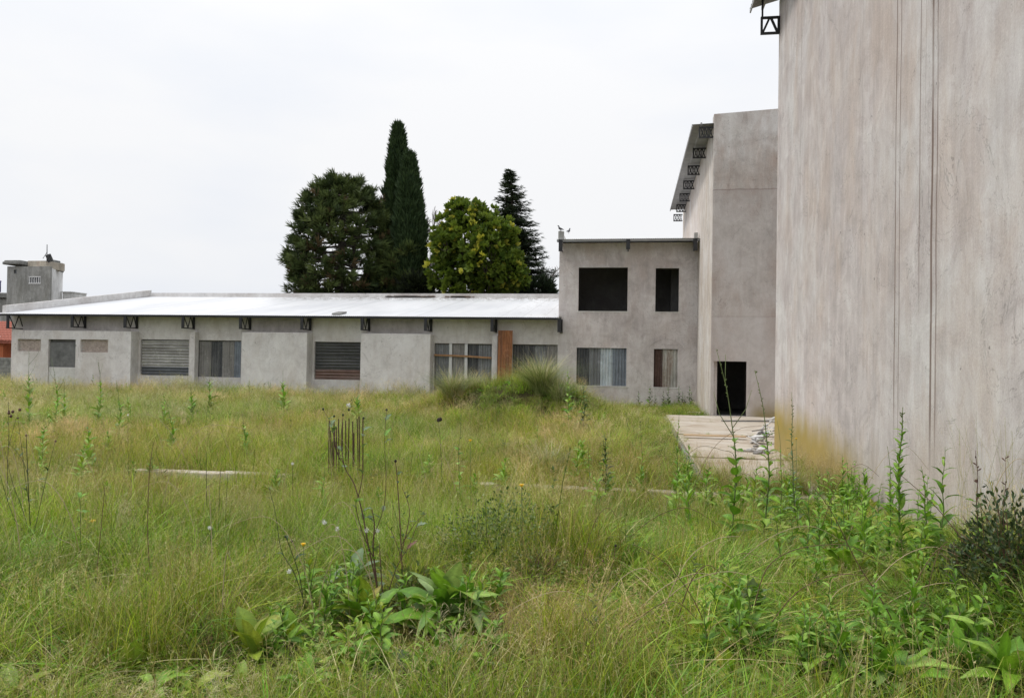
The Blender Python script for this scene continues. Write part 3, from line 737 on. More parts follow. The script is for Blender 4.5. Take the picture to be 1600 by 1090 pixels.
# ------------------------------------------------------------------ tall middle hall
def mid_hall():
    root = thing('tall_hall', 'tall windowless rendered hall with black doorway and trussed eave on its left side', 'building', (XS, YM, 0))
    G = -.3; XB = 11.0
    ztl = Z1(1112, 178.5, YM); sl = math.tan(R_(3.1))
    d = (float(at(1115.3, 600, YM)[0]), float(at(1166, 600, YM)[0]), .03, float(at(1140, 564.3, YM)[2]))
    wall('wall', MAT['wall_mid'], root, XS, XB, G, ztl, YM, YM + .25, [d], top=lambda x: ztl + (x - XS) * sl)
    b = MB(); q = .05
    b.box(d[0] - q, d[1] + .12, YM - .008, YM + .1, d[3], d[3] + .05); b.box(d[1], d[1] + .12, YM - .008, YM + .24, d[2], d[3]); b.build('door_frame', MAT['wall_mid'], root)
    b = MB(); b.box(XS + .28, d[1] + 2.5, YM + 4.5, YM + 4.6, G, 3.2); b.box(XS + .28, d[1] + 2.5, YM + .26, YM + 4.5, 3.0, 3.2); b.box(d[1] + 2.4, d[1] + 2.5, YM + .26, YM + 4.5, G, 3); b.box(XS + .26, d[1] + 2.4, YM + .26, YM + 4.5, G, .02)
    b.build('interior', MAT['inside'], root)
    b = MB(); b.box(d[0] + .03, d[0] + .08, YM + .3, YM + 1.3, .03, d[3] - .05); b.build('open_door_leaf', MAT['board'], root)
    # side wall: three stretches with a joint where the lower block meets
    YE = 48.3; ze = 11.0
    b = MB(); b.prism([(YM + .25, G), (YW + .3, G), (YW + .3, 11.2), (YM + .25, 11.2)], XS, XS + .25, 'x'); b.build('wall', MAT['wall_side'], root)
    b = MB(); b.prism([(YW + .3, G), (YE, G), (YE, 11.2), (YW + .3, 11.2)], XS + .03, XS + .27, 'x'); b.build('wall', MAT['wall_side'], root)
    b = MB(); b.box(XS + .27, XB, YE - .2, YE, G, ztl); b.box(XB - .2, XB, YM + .25, YE - .2, G, ztl); b.build('wall', MAT['wall_mid'], root)
    b = MB(); b.box(XS + .0, XS + .35, YM + .252, YM + .5, 11.26, ztl - .002); b.build('parapet', MAT['wall_mid'], root)
    # eave roof: real corrugated sheet over outriggers
    xo = 2.2; y0, y1 = YM + .03, 47.2; z_o, z_i = 11.19, 11.23; n = int((y1 - y0) / .2 * 6)
    ys = np.linspace(y0, y1, n + 1); wv = .02 * np.sin(ys / .2 * 2 * math.pi)
    v = [(xo, y, z_o + q) for y, q in zip(ys, wv)] + [(XS + .3, y, z_i + q) for y, q in zip(ys, wv)] + [(XB, y, z_i + .8 + q) for y, q in zip(ys, wv)]
    fs = [(i, i + 1, i + n + 2, i + n + 1) for i in range(n)] + [(i + n + 1, i + n + 2, i + 2 * n + 3, i + 2 * n + 2) for i in range(n)]
    rf = mesh_obj('roof', v, fs, MAT['soffit'], root)
    b = MB(); b.box(xo + .0, xo + .03, y0, y1, z_o - .10, z_o - .022); b.box(xo + .32, xo + .38, y0, y1, z_o - .02, z_o + .06); b.build('fascia', MAT['soffit'], rf)
    for k in range(7):
        y = 30.32 + k * 3.0; z0, z1 = 10.68, 11.12; xa, xb = XS - .55, XS - .005; b = MB(); t = .05
        b.box(xa, xb, y - .04, y + .04, z0, z0 + t); b.box(xa, xb, y - .04, y + .04, z1 - t, z1); b.box(xa, xa + t, y - .04, y + .04, z0 + t, z1 - t)
        wdt = (xb - xa - .06) / 3
        for j in range(3):
            c0 = xa + .05 + j * wdt; c1 = c0 + wdt
            b.bar((c0 + .02, y, z0 + .04), (c1 - .02, y, z1 - .04), .032, .05, (0, 1, 0)); b.bar((c0 + .02, y + .004, z1 - .04), (c1 - .02, y + .004, z0 + .04), .032, .05, (0, 1, 0))
            if j: b.box(c0 - .012, c0 + .012, y - .03, y + .03, z0 + t, z1 - t)
        b.build('outrigger_truss', MAT['steel'], root)
mid_hall()

def near_hall():
    root = thing('near_hall', 'huge blank pale rendered hall wall with dark drip streaks and mossy foot on the right', 'building', (XN, YN, 0))
    G = -.35; ZT = 10.9; Y0 = -4.0
    nf = MB(); nf.box(XN, XN + 9, Y0, YN, G, ZT); o = nf.build('wall', MAT['wall_near'], root); bevel(o, .03, 3)
    xo = XN - .62; z_o = 10.95; z_i = 11.2; y0, y1 = Y0, YN + .5; n = int((y1 - y0) / .2 * 6)
    ys = np.linspace(y0, y1, n + 1); wv = .02 * np.sin(ys / .2 * 2 * math.pi)
    v = [(xo, y, z_o + q) for y, q in zip(ys, wv)] + [(XN + .3, y, z_i + q) for y, q in zip(ys, wv)] + [(XN + 9, y, z_i + 1.4 + q) for y, q in zip(ys, wv)]
    fs = [(i, i + 1, i + n + 2, i + n + 1) for i in range(n)] + [(i + n + 1, i + n + 2, i + 2 * n + 3, i + 2 * n + 2) for i in range(n)]
    rf = mesh_obj('roof', v, fs, MAT['soffit'], root)
    b = MB(); b.box(xo, xo + .03, y0, y1, z_o - .1, z_o - .022); b.box(xo + .28, xo + .33, y0, y1, z_o - .04, z_o + .05); b.build('fascia', MAT['soffit'], rf)
    for k in range(7):
        y = YN - .14 - k * 3.0; z0, z1 = 10.03, 10.46; xa, xb = XN - .45, XN - .005; b = MB(); t = .05
        b.box(xa, xb, y - .03, y + .03, z0, z0 + t); b.box(xa, xb, y - .03, y + .03, z1 - t, z1); b.box(xa, xa + t, y - .03, y + .03, z0 + t, z1 - t); b.box(xb - t, xb, y - .03, y + .03, z0 + t, z1 - t)
        xm = (xa + xb) / 2; b.bar((xa + .05, y, z0 + .04), (xm - .02, y, z1 - .04), .05, .05, (0, 1, 0)); b.bar((xm + .02, y, z1 - .04), (xb - .05, y, z0 + .04), .05, .05, (0, 1, 0))
        b.box(xa + .02, xa + .06, y - .02, y + .02, z1, z_o); b.build('outrigger_truss', MAT['steel'], root)
near_hall()

# ------------------------------------------------------------------ neighbours on the far left
def neighbours():
    Y = 62.; P = lambda px, py, YY=Y: at(px, py, YY)
    root = thing('tower_house', 'grey rendered tower house with water tank top seen over the left end of the roof', 'house', (P(40, 600)[0], Y, 0))
    x0, x1 = P(10.6, 450)[0], P(77.5, 450)[0]; z = P(45, 416)[2]
    w_ = (P(46, 434)[0], P(63, 434)[0], P(54, 442)[2], P(54, 433)[2]); w2 = (P(21.5, 424)[0], P(26, 424)[0], P(24, 427)[2], P(24, 421.5)[2])
    wall('wall', MAT['house_grey'], root, x0, x1, -.5, z, Y, Y + .25, [w_, w2])
    def xat(px, yy): return P(px, 440, yy)[0]
    yb = Y + 4.5; xb = xat(98, yb)
    b = MB(); b.prism([(x1 + .002, Y), (xb, yb), (x0, yb), (x0, Y + .26), (x1 - .3, Y + .26)], -.5, z - .1, 'z'); b.build('lit_side_wing', MAT['house_white_lit'], root)  # the light on this face is put into its paler colour
    b = MB(); b.box(w_[0], w_[1], Y + .05, Y + .12, w_[2], w_[3]); wo = b.build('window', MAT['glass'], root)
    b = MB(); s = (w_[1] - w_[0])
    for u in (0, .2, .4, .6, .8, .96): b.box(w_[0] + s * u, w_[0] + s * (u + .05), Y + .0, Y + .048, w_[2], w_[3])
    b.box(w_[0] - .06, w_[1] + .06, Y - .03, Y + .02, w_[2] - .08, w_[2]); b.box(w_[0] - .06, w_[1] + .06, Y - .03, Y + .02, w_[3], w_[3] + .07); b.build('window_frame', MAT['white_metal'], wo)
    b = MB(); b.box(w2[0], w2[1], Y + .1, Y + .15, w2[2], w2[3]); b.build('window', MAT['glass'], root)
    b = MB(); xa, xc = P(9, 410)[0], P(35.5, 410)[0]; b.box(xa - .1, xc, Y - .3, Y + 3, P(20, 413.5)[2], P(20, 409)[2]); b.box(xa - .1, xc - .2, Y - .1, Y + 3, P(20, 409)[2], P(20, 406.5)[2])
    bevel(b.build('tank_slab', MAT['tank'], root), .06)
    b = MB(); b.box(xc, P(63.5, 410)[0], Y + .6, Y + 3, z - .1, P(50, 406)[2]); b.build('stair_head', MAT['beige'], root)
    b = MB(); xe = xb + .15; b.box(P(85, 410, yb)[0], xe, yb - 1.2, yb, z - .1, P(90, 413, yb)[2] + .1); b.box(P(86, 410, yb)[0], xe - .3, yb - 1., yb - .1, P(90, 413, yb)[2] + .1, P(90, 411, yb)[2] + .2); bevel(b.build('roof_tank', MAT['tank'], root), .1)
    b = MB(); b.box(P(98, 460, 66)[0], P(112, 460, 66)[0], 66, 68, -.5, P(105, 457, 66)[2]); b.box(P(97, 460, 66)[0], P(113, 460, 66)[0], 65.8, 68, P(105, 457, 66)[2], P(105, 455.5, 66)[2]); b.build('rear_parapet', MAT['house_white_lit'], root)
    b = MB(); b.box(P(-40, 470)[0], x0 - .01, Y + .4, Y + 5, -.5, P(5, 466)[2]); b.build('left_wing', MAT['house_grey'], root)
    b = MB(); b.box(P(-40, 470)[0], x0 - .02, Y + .1, Y + 5, P(5, 465)[2], P(5, 457)[2]); bevel(b.build('wing_roof', MAT['tank'], root), .05)
    m = thing('roof_antenna', 'thin mast with tilted ribbed panel on the tower house roof', 'antenna', P(73, 416, Y + 1))
    YA = Y + 1; b = MB(); b.tube([P(73.3, 416, YA), P(73.6, 382, YA)], [.05, .03], 5); b.build('mast', MAT['steel'], m)
    b = MB(); b.bar(P(67.5, 413, YA), P(73.5, 411, YA), .03); b.build('stay', MAT['steel'], m); b = MB(); b.bar(P(67, 404, YA), P(73.5, 394, YA), .03); b.build('stay', MAT['steel'], m)
    A, B, Cc, D = P(71.5, 398.5, YA - .2), P(78.5, 396.5, YA - .2), P(83.5, 407.5, YA - .2), P(76, 410, YA - .2)
    b = MB(); b.add([A, B, Cc, D] + [np.array(q) + (0, .06, 0) for q in (A, B, Cc, D)], [(0, 1, 2, 3), (7, 6, 5, 4), (0, 4, 5, 1), (1, 5, 6, 2), (2, 6, 7, 3), (3, 7, 4, 0)]); b.build('panel', MAT['tank'], m)
    for u in (.02, .33, .64, .95):
        p = np.array(A) + (np.array(B) - A) * u; q = np.array(D) + (np.array(Cc) - D) * u; b = MB(); b.bar(p - (0, .03, 0), q - (0, .03, 0), .06); b.build('rib', MAT['steel'], m)
    t = thing('blue_tank', 'dark blue tank peeking over the wing roof at the picture edge', 'tank', P(-4, 457, Y + 2))
    b = MB(); c = P(-6, 456, Y + 2); b.tube([c, c + (0, 0, 1.0), c + (0, 0, 1.15)], [.38, .38, .2], 14); b.build('barrel', MAT['blue'], t, True)
    b = MB(); b.tube([c + (0, 0, .98), c + (0, 0, 1.06)], .41, 14); b.build('lid_ring', MAT['blue'], t)
    # orange house with red tiles
    YO = 46.; h = thing('orange_house', 'small orange house with red tiled roof at the left edge beside the low building', 'house', P(5, 580, YO))
    xr = P(24, 580, YO)[0]; xl = xr - 5
    gx = P(5, 545, YO)[0]
    b = MB(); b.box(xl, gx, YO, YO + 4, -.5, P(5, 532, YO)[2]); b.build('wall', MAT['orange'], h)
    b = MB(); b.box(gx, xr, YO + .8, YO + 4, -.5, P(5, 537, YO)[2]); b.build('wall', MAT['tile'], h)
    za, zb = P(0, 532, YO)[2], P(0, 504, YO + 4.)[2]
    ro = MB(); ro.prism([(YO - .3, za - .18), (YO + 4, zb - .1), (YO + 4, zb), (YO - .3, za - .06)], xl - .3, xr + .2, 'x'); r = ro.build('roof', MAT['tile'], h)
    rows, cols = 8, 20
    tm = MB(); wdt = .27; tm.tube([(0, 0, 0), (0, .62, .02)], [.12, .10], 6); first = None
    for i in range(rows):
        for j in range(cols):
            x = xl - .2 + j * wdt; y = YO - .32 + i * .54; zz = za - .06 + (zb - za + .06) * (y - YO + .3) / 4.3 + .02
            if first is None: o = tm.build('roof_tile', MAT['tile'], r, True, world=False); first = o
            else: o = first.copy(); COL.objects.link(o)
            o.parent = r; o.location = (np.array((x, y, zz)) - wloc(r)).tolist(); o.rotation_euler = (math.atan2(zb - za, 4.3), 0, 0)
    b = MB(); b.box(xl - 1, P(3, 520, YO)[0], YO - .9, YO - .6, P(3, 523, YO)[2], P(3, 519, YO)[2]); b.bar((P(2, 520, YO)[0], YO - .7, P(3, 521, YO)[2]), (P(7, 524, YO)[0], YO - .4, P(7, 527, YO)[2]), .15); b.build('flashing', MAT['white_metal'], h)
    # block garden wall
    YG = 41.; g = thing('block_wall', 'low dark concrete block wall beside the left end of the low building', 'wall', P(8, 590, YG))
    b = MB(); b.box(P(-60, 570, YG)[0], XL - .02, YG, YG + .2, -.3, P(8, 558.5, YG)[2]); b.build('wall_panel', MAT['block'], g)
    ztop = P(8, 558.5, YG)[2]; xa = P(-60, 570, YG)[0]; first = None
    for i in range(8):
        z = ztop - .2 - i * .22
        if z < 0: break
        for j in range(12):
            x = XL - .1 - j * .42 - (.2 if i % 2 else 0)
            if first is None:
                q = MB(); q.box(-.4, 0, -.025, 0, 0, .2); first = q.build('block', MAT['block'], g, world=False); o = bevel(first, .01, 1)
            else: o = first.copy(); COL.objects.link(o)
            o.parent = g; o.location = (np.array((x, YG, z)) - wloc(g)).tolist()
neighbours()

# ------------------------------------------------------------------ leaf and blade templates (numpy)
def blades(n, r, h0, h1, wd, curve, seg=4, pal=((.1, .14, .04),), spread=.25, rg=rng, taper=.9, base_dark=.75):
    """n curved grass blades rooted within radius r"""
    a = rg.uniform(0, 2 * np.pi, n); rr = r * np.sqrt(rg.uniform(0, 1, n)); bx = rr * np.cos(a); by = rr * np.sin(a)
    h = rg.uniform(h0, h1, n); d = rg.uniform(0, 2 * np.pi, n); ln = rg.uniform(0, spread, n); cv = rg.uniform(.15, 1, n) * curve
    t = np.linspace(0, 1, seg + 1)
    off = (ln[:, None] * t + cv[:, None] * t ** 2.4) * h[:, None]
    zz = h[:, None] * (t - .42 * cv[:, None] * t ** 2.6)
    cx = bx[:, None] + off * np.cos(d)[:, None]; cy = by[:, None] + off * np.sin(d)[:, None]
    sa = d + np.pi / 2 + rg.uniform(-.9, .9, n)
    w_ = wd * rg.uniform(.6, 1.3, n)[:, None] * (1 - taper * t ** 1.5)[None, :] / 2
    L_ = np.stack([cx - w_ * np.cos(sa)[:, None], cy - w_ * np.sin(sa)[:, None], zz], 2)
    Rr = np.stack([cx + w_ * np.cos(sa)[:, None], cy + w_ * np.sin(sa)[:, None], zz + w_ * .3], 2)
    v = np.stack([L_, Rr], 2).reshape(n, -1, 3); k = 2 * (seg + 1)
    f1 = np.array([(2 * i, 2 * i + 1, 2 * i + 3, 2 * i + 2) for i in range(seg)])
    f = (f1[None] + (np.arange(n) * k)[:, None, None]).reshape(-1, 4)
    pal = np.array(pal); c = pal[rg.integers(0, len(pal), n)] * rg.uniform(.55, 1.4, (n, 1))
    col = np.repeat(c[:, None, :], k, 1)
    col = np.clip(col, 0, 1)
    return v.reshape(-1, 3), f, col.reshape(-1, 3)

def leafshape(L=1., W=.3, nu=7, curl=.35, fold=.12, wave=.03, tip=1.0, seed=0, lobes=0, stalk=.08):
    """a leaf along +X, grid of quads: midrib fold, arching, wavy edge"""
    r = np.random.default_rng(seed); t = np.linspace(0, 1, nu + 1); v = []; 
    prof = np.sin(np.pi * np.clip(t, 0, 1) ** (.75 * tip)) ** .8; prof[0] = stalk; prof[-1] = .02
    if lobes: prof = prof * (1 + .45 * np.cos(t * lobes * 2 * np.pi))
    for i, tt in enumerate(t):
        wv = W / 2 * max(prof[i], stalk if tt < .12 else .02)
        x = L * (tt - .12 * curl * tt ** 2); z = L * (curl * .55 * tt - curl * 1.0 * tt ** 2.2)
        for s in (-1, -.5, 0, .5, 1):
            v.append((x, s * wv, z + abs(s) * fold * wv * 2 + (wave * L * math.sin(tt * 14 + s * 3 + seed) * abs(s))))
    f = [(i * 5 + j, i * 5 + j + 1, (i + 1) * 5 + j + 1, (i + 1) * 5 + j) for i in range(nu) for j in range(4)]
    return np.array(v), np.array(f)

def place_many(tv, tf, mats, cols=None, vf=None):
    """copies of a template under 3x4 transforms -> one vertex/face set"""
    mats = np.asarray(mats); n = len(mats)
    v = np.einsum('nij,vj->nvi', mats[:, :, :3], tv) + mats[:, None, :, 3]
    f = (tf[None] + (np.arange(n) * len(tv))[:, None, None]).reshape(-1, tf.shape[1])
    c = None if cols is None else (np.repeat(np.asarray(cols)[:, None, :], len(tv), 1) * (1 if vf is None else vf[None, :, None])).reshape(-1, 3)
    return v.reshape(-1, 3), f, c

def frames(dirs, sizes, roll=None, rg=rng):
    """matrices whose X axis follows dirs"""
    d = dirs / (np.linalg.norm(dirs, axis=1, keepdims=True) + 1e-9); n = len(d)
    up = np.tile([0, 0, 1.], (n, 1)); up[np.abs(d[:, 2]) > .95] = [0, 1, 0]
    y = np.cross(up, d); y /= np.linalg.norm(y, axis=1, keepdims=True); z = np.cross(d, y)
    if roll is not None:
        c, s = np.cos(roll)[:, None], np.sin(roll)[:, None]; y, z = y * c + z * s, z * c - y * s
    return np.stack([d, y, z], 2) * np.asarray(sizes)[:, None, None]

def mats34(pos, rot): return np.concatenate([rot, pos[:, :, None]], 2)

def merge(parts):
    vs, fs, cs, b = [], [], [], 0
    for v, f, c in parts: vs.append(v); fs.append(f + b); cs.append(c); b += len(v)
    return np.concatenate(vs), np.concatenate(fs), np.concatenate(cs)

# ------------------------------------------------------------------ trees beyond the building
def spray_template(seed, n=26, ln=.42, up=.35, wd=.05):
    """bushy tip: spiky branchlets round a short axis along +X (four-sided spikes)"""
    r = np.random.default_rng(seed); v, f = [], []
    for i in range(n):
        t = r.uniform(0, 1); a = r.uniform(0, 2 * np.pi); p = np.array([t * .42, 0, 0]); sp = 1.05 - .6 * t
        d = np.array([.55 + .5 * t, math.cos(a) * sp, math.sin(a) * sp + up]); d /= np.linalg.norm(d); l = ln * r.uniform(.7, 1.15)
        u = np.cross(d, [0.2, .3, 1]); u /= np.linalg.norm(u); w_ = np.cross(d, u); b = len(v)
        for q, rad in ((0., wd), (.65, wd * .8)):
            for s_, t_ in ((1, 0), (0, 1), (-1, 0), (0, -1)): v.append(p + d * l * q + (u * s_ + w_ * t_) * rad / 2)
        v.append(p + d * l)
        for k in range(4): f.append((b + k, b + (k + 1) % 4, b + 4 + (k + 1) % 4, b + 4 + k)); f.append((b + 4 + k, b + 4 + (k + 1) % 4, b + 8, b + 8))
    return np.array(v), np.array(f)

def tri(f): # degenerate quads -> keep as quads list for from_pydata
    return [tuple(dict.fromkeys(map(int, q))) for q in f]

def limbs(parent, name, mat, paths):
    b = MB()
    for pts, rads in paths: b.tube(pts, rads, 6, False)
    return b.build(name, mat, parent, True)

TY = 62.0
def araucaria():
    r = np.random.default_rng(3); c0 = at(531, 480, TY); gz = -.2
    root = thing('araucaria_tree', 'broad domed dark araucaria with spiky branch tips, leftmost and widest of the trees', 'tree', (c0[0], TY, gz))
    ztop = at(535, 276, TY)[2]; zbot = at(531, 452, TY)[2]; R = (at(622, 400, TY)[0] - at(441, 400, TY)[0]) / 2; cx = at(533, 400, TY)[0]
    base = np.array([c0[0], TY, gz]); limbs(root, 'trunk', MAT['bark'], [([base, base + (0, 0, 6), (cx, TY, zbot + 3), (cx, TY, ztop - 1.2)], [.5, .42, .34, .08]),])
    b2 = np.array([at(551, 470, TY + 1)[0], TY + 1, gz]); limbs(root, 'second_trunk', MAT['bark'], [([b2, b2 + (0.1, 0, 7), (cx + .8, TY + .6, zbot + 5)], [.38, .3, .1])])
    P, D, S, br = [], [], [], []
    H = ztop - zbot
    for i in range(100):
        u = (i + .5) / 100; z = zbot + .5 + H * (u ** 1.05) * .90; a = i * 2.399 + r.uniform(-.3, .3)
        env = R * .85 * max(.05, 1 - max(0, (u - .1) / .92) ** 2.3) ** .52 * r.uniform(.9, 1.05)
        if u < .1: env *= .98
        ox = np.array([math.cos(a), math.sin(a), 0]); start = np.array([cx, TY, z - .5 - env * .05])
        rise = (.10 + .5 * u ** 1.4) * env * .5 - .5 * (1 - u)
        pts = [start + ox * env * t + np.array([0, 0, rise * t ** 1.4 - .5 * math.sin(t * 3.1) * (1 - u)]) for t in (0, .3, .6, .85, 1)]
        br.append((pts, [.11, .085, .06, .04, .02]))
        for t in np.concatenate([r.uniform(.5, 1.0, 14) ** .8, [1.0]]):
            k = min(int(t * 4), 3); q = np.array(pts[k]) * (1 - (t * 4 - k)) + np.array(pts[k + 1]) * (t * 4 - k)
            side = r.uniform(-1, 1); d = ox * r.uniform(.3, 1) + np.array([-ox[1], ox[0], 0]) * side * .9 + np.array([0, 0, r.uniform(.0, .75) + .3 * u])
            q = q + np.array([-ox[1], ox[0], 0]) * side * .8 * t + r.normal(0, .16, 3)
            P.append(q); D.append(d); S.append(r.uniform(.8, 1.15))
    # lower drooping tips at the right, the bushy limbs in front of the cypress
    for (px, py, rad, n) in ((590, 400, .9, 26), (612, 415, .9, 30), (640, 400, .8, 22), (655, 445, .9, 26), (600, 440, 1., 26), (478, 440, .9, 22), (455, 415, .6, 16), (630, 440, 1., 26), (575, 450, .7, 10)):
        c = at(px, py, TY - 1.0)
        for _ in range(n):
            o = r.normal(0, 1, 3); o *= rad / (np.linalg.norm(o) + .3) * r.uniform(.3, 1.); P.append(c + o); D.append(o * .8 + [0, -.3, .5]); S.append(r.uniform(.8, 1.15))
    # bark branches, then sprays paler towards their tips
    P, D, S = np.array(P), np.array(D), np.array(S)
    o = limbs(root, 'branch', MAT['bark'], br); o['kind'] = 'stuff'
    parts = []
    for s in range(4):
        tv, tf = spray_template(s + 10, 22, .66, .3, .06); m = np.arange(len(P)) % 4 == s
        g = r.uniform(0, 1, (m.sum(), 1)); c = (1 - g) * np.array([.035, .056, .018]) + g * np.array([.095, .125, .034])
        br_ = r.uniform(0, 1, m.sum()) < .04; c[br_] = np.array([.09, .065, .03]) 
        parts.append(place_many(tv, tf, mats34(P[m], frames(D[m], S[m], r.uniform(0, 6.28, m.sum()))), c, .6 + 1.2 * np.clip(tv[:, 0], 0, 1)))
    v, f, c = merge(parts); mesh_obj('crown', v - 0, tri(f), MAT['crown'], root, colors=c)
araucaria()

def tuft_template(seed, n=7, ln=.5, wd=.12):
    r = np.random.default_rng(seed); v, f = [], []
    for i in range(n):
        a = r.uniform(0, 6.28); sp = r.uniform(.05, .45); d = np.array([1, math.cos(a) * sp, math.sin(a) * sp]); d /= np.linalg.norm(d)
        u = np.cross(d, r.normal(0, 1, 3)); u /= np.linalg.norm(u); l = ln * r.uniform(.6, 1.1); p = np.array([0, math.cos(a) * .05, math.sin(a) * .05]); b = len(v)
        v += [p - u * wd * .3, p + u * wd * .3, p + d * l * .5 + u * wd * .5, p + d * l, p + d * l * .5 - u * wd * .5]
        f += [(b, b + 1, b + 2, b + 4), (b + 4, b + 2, b + 3, b + 3)]
    return np.array(v), np.array(f)

def cypress(px, ptop, Y, wpx, label, seed, lean=0.):
    r = np.random.default_rng(seed); b0 = at(px, 470, Y); ztop = at(px, ptop, Y)[2]; x = b0[0]; R = wpx / 2 / 1201 * Y
    root = thing('cypress_tree', label, 'tree', (x, Y, -.2), 'slim dark cypress trees')
    limbs(root, 'trunk', MAT['bark'], [([(x, Y, -.2), (x, Y, 5), (x + lean, Y, ztop - 2)], [.35, .28, .05])])
    n = 5200; z = r.uniform(1.8, ztop, n); u = (z - 1.8) / (ztop - 1.8)
    a = r.uniform(0, 6.283, n)
    prof = np.minimum(1, (1 - u) ** .62 * 1.75) * (.80 + .20 * np.minimum(1, u / .15))
    lump = .55 + .5 * vnoise(a * 2.2 + seed, z * .6, 1., seed) + .45 * vnoise(a * 5 + seed, z * 1.6, 1., seed + 1) - .12      # vertical flame lobes
    rad = R * prof * np.clip(lump, .5, 1.22) * (1 - np.abs(r.normal(0, .13, n)))
    P = np.stack([x + lean * u + rad * np.cos(a), Y + rad * np.sin(a), z], 1)
    D = np.stack([np.cos(a) * .38, np.sin(a) * .38, np.ones(n)], 1) + r.normal(0, .16, (n, 3))
    parts = []
    for s in range(3):
        tv, tf = tuft_template(seed * 5 + s, 8, .72, .13); m = np.arange(n) % 3 == s; g = r.uniform(0, 1, (m.sum(), 1))
        c = (1 - g) * np.array([.024, .046, .018]) + g * np.array([.055, .09, .034]); parts.append(place_many(tv, tf, mats34(P[m], frames(D[m], r.uniform(.7, 1.2, m.sum()), r.uniform(0, 6, m.sum()))), c))
    v, f, c = merge(parts); mesh_obj('crown', v, tri(f), MAT['crown'], root, colors=c)
cypress(616, 201, TY + 2, 44, 'tallest slim dark cypress rising behind the domed araucaria', 5, .1)
cypress(642, 247, TY, 48, 'slightly shorter dense green cypress, right one of the pair', 6, -.3)

def spruce():
    Y = TY + 3; r = np.random.default_rng(12); x = at(808, 460, Y)[0]; ztop = at(797, 266, Y)[2]; xt = at(797, 266, Y)[0]
    root = thing('spruce_tree', 'dark pointed conifer with drooping tiers, rightmost of the trees behind the roof', 'tree', (x, Y, -.2))
    limbs(root, 'trunk', MAT['bark'], [([(x, Y, -.2), (x, Y, 7), (xt, Y, ztop)], [.4, .3, .03])])
    P, D, S, br = [], [], [], []; z0 = 2.5
    zz = z0
    while zz < ztop - .1:
        u = (zz - z0) / (ztop - z0); R = min(4.1, 3.75 * ((ztop - zz) / (ztop - 7.2)) ** .8 + .12); xc = x + (xt - x) * max(0, (zz - 7) / (ztop - 7))
        nb = 9 if u < .8 else 6
        for j in range(nb):
            a = r.uniform(0, 6.283); L_ = R * r.uniform(.75, 1.12); ox = np.array([math.cos(a), math.sin(a), 0]); s = np.array([xc, Y, zz + r.uniform(-.2, .2)])
            pts = [s + ox * L_ * t + np.array([0, 0, -.28 * L_ * t + .22 * L_ * t ** 3]) for t in (0, .33, .66, 1)]; br.append((pts, [.05, .035, .02, .01]))
            for t in np.linspace(.2, 1, max(3, int(L_ * 3.4))):
                q = s + ox * L_ * t + np.array([0, 0, -.28 * L_ * t + .22 * L_ * t ** 3])
                for sd_ in (-1, 1):
                    P.append(q + r.normal(0, .06, 3)); D.append(ox * .8 + np.array([-ox[1], ox[0], 0]) * sd_ * .9 + np.array([0, 0, r.uniform(-.35, .15)])); S.append((.75 + .5 * (1 - t)) * (.6 + .5 * (1 - u)))
        zz += .34 * (1 - .35 * u)
    P, D, S = np.array(P), np.array(D), np.array(S); o = limbs(root, 'branch', MAT['bark'], br); o['kind'] = 'stuff'
    tv, tf = tuft_template(91, 9, .85, .10); tv = tv * [1, 1.3, .5]
    g = r.uniform(0, 1, (len(P), 1)); c = (1 - g) * np.array([.05, .075, .05]) + g * np.array([.11, .15, .09])
    v, f, c = place_many(tv, tf, mats34(P, frames(D, S, None)), c); mesh_obj('crown', v, tri(f), MAT['crown'], root, colors=c)
spruce()

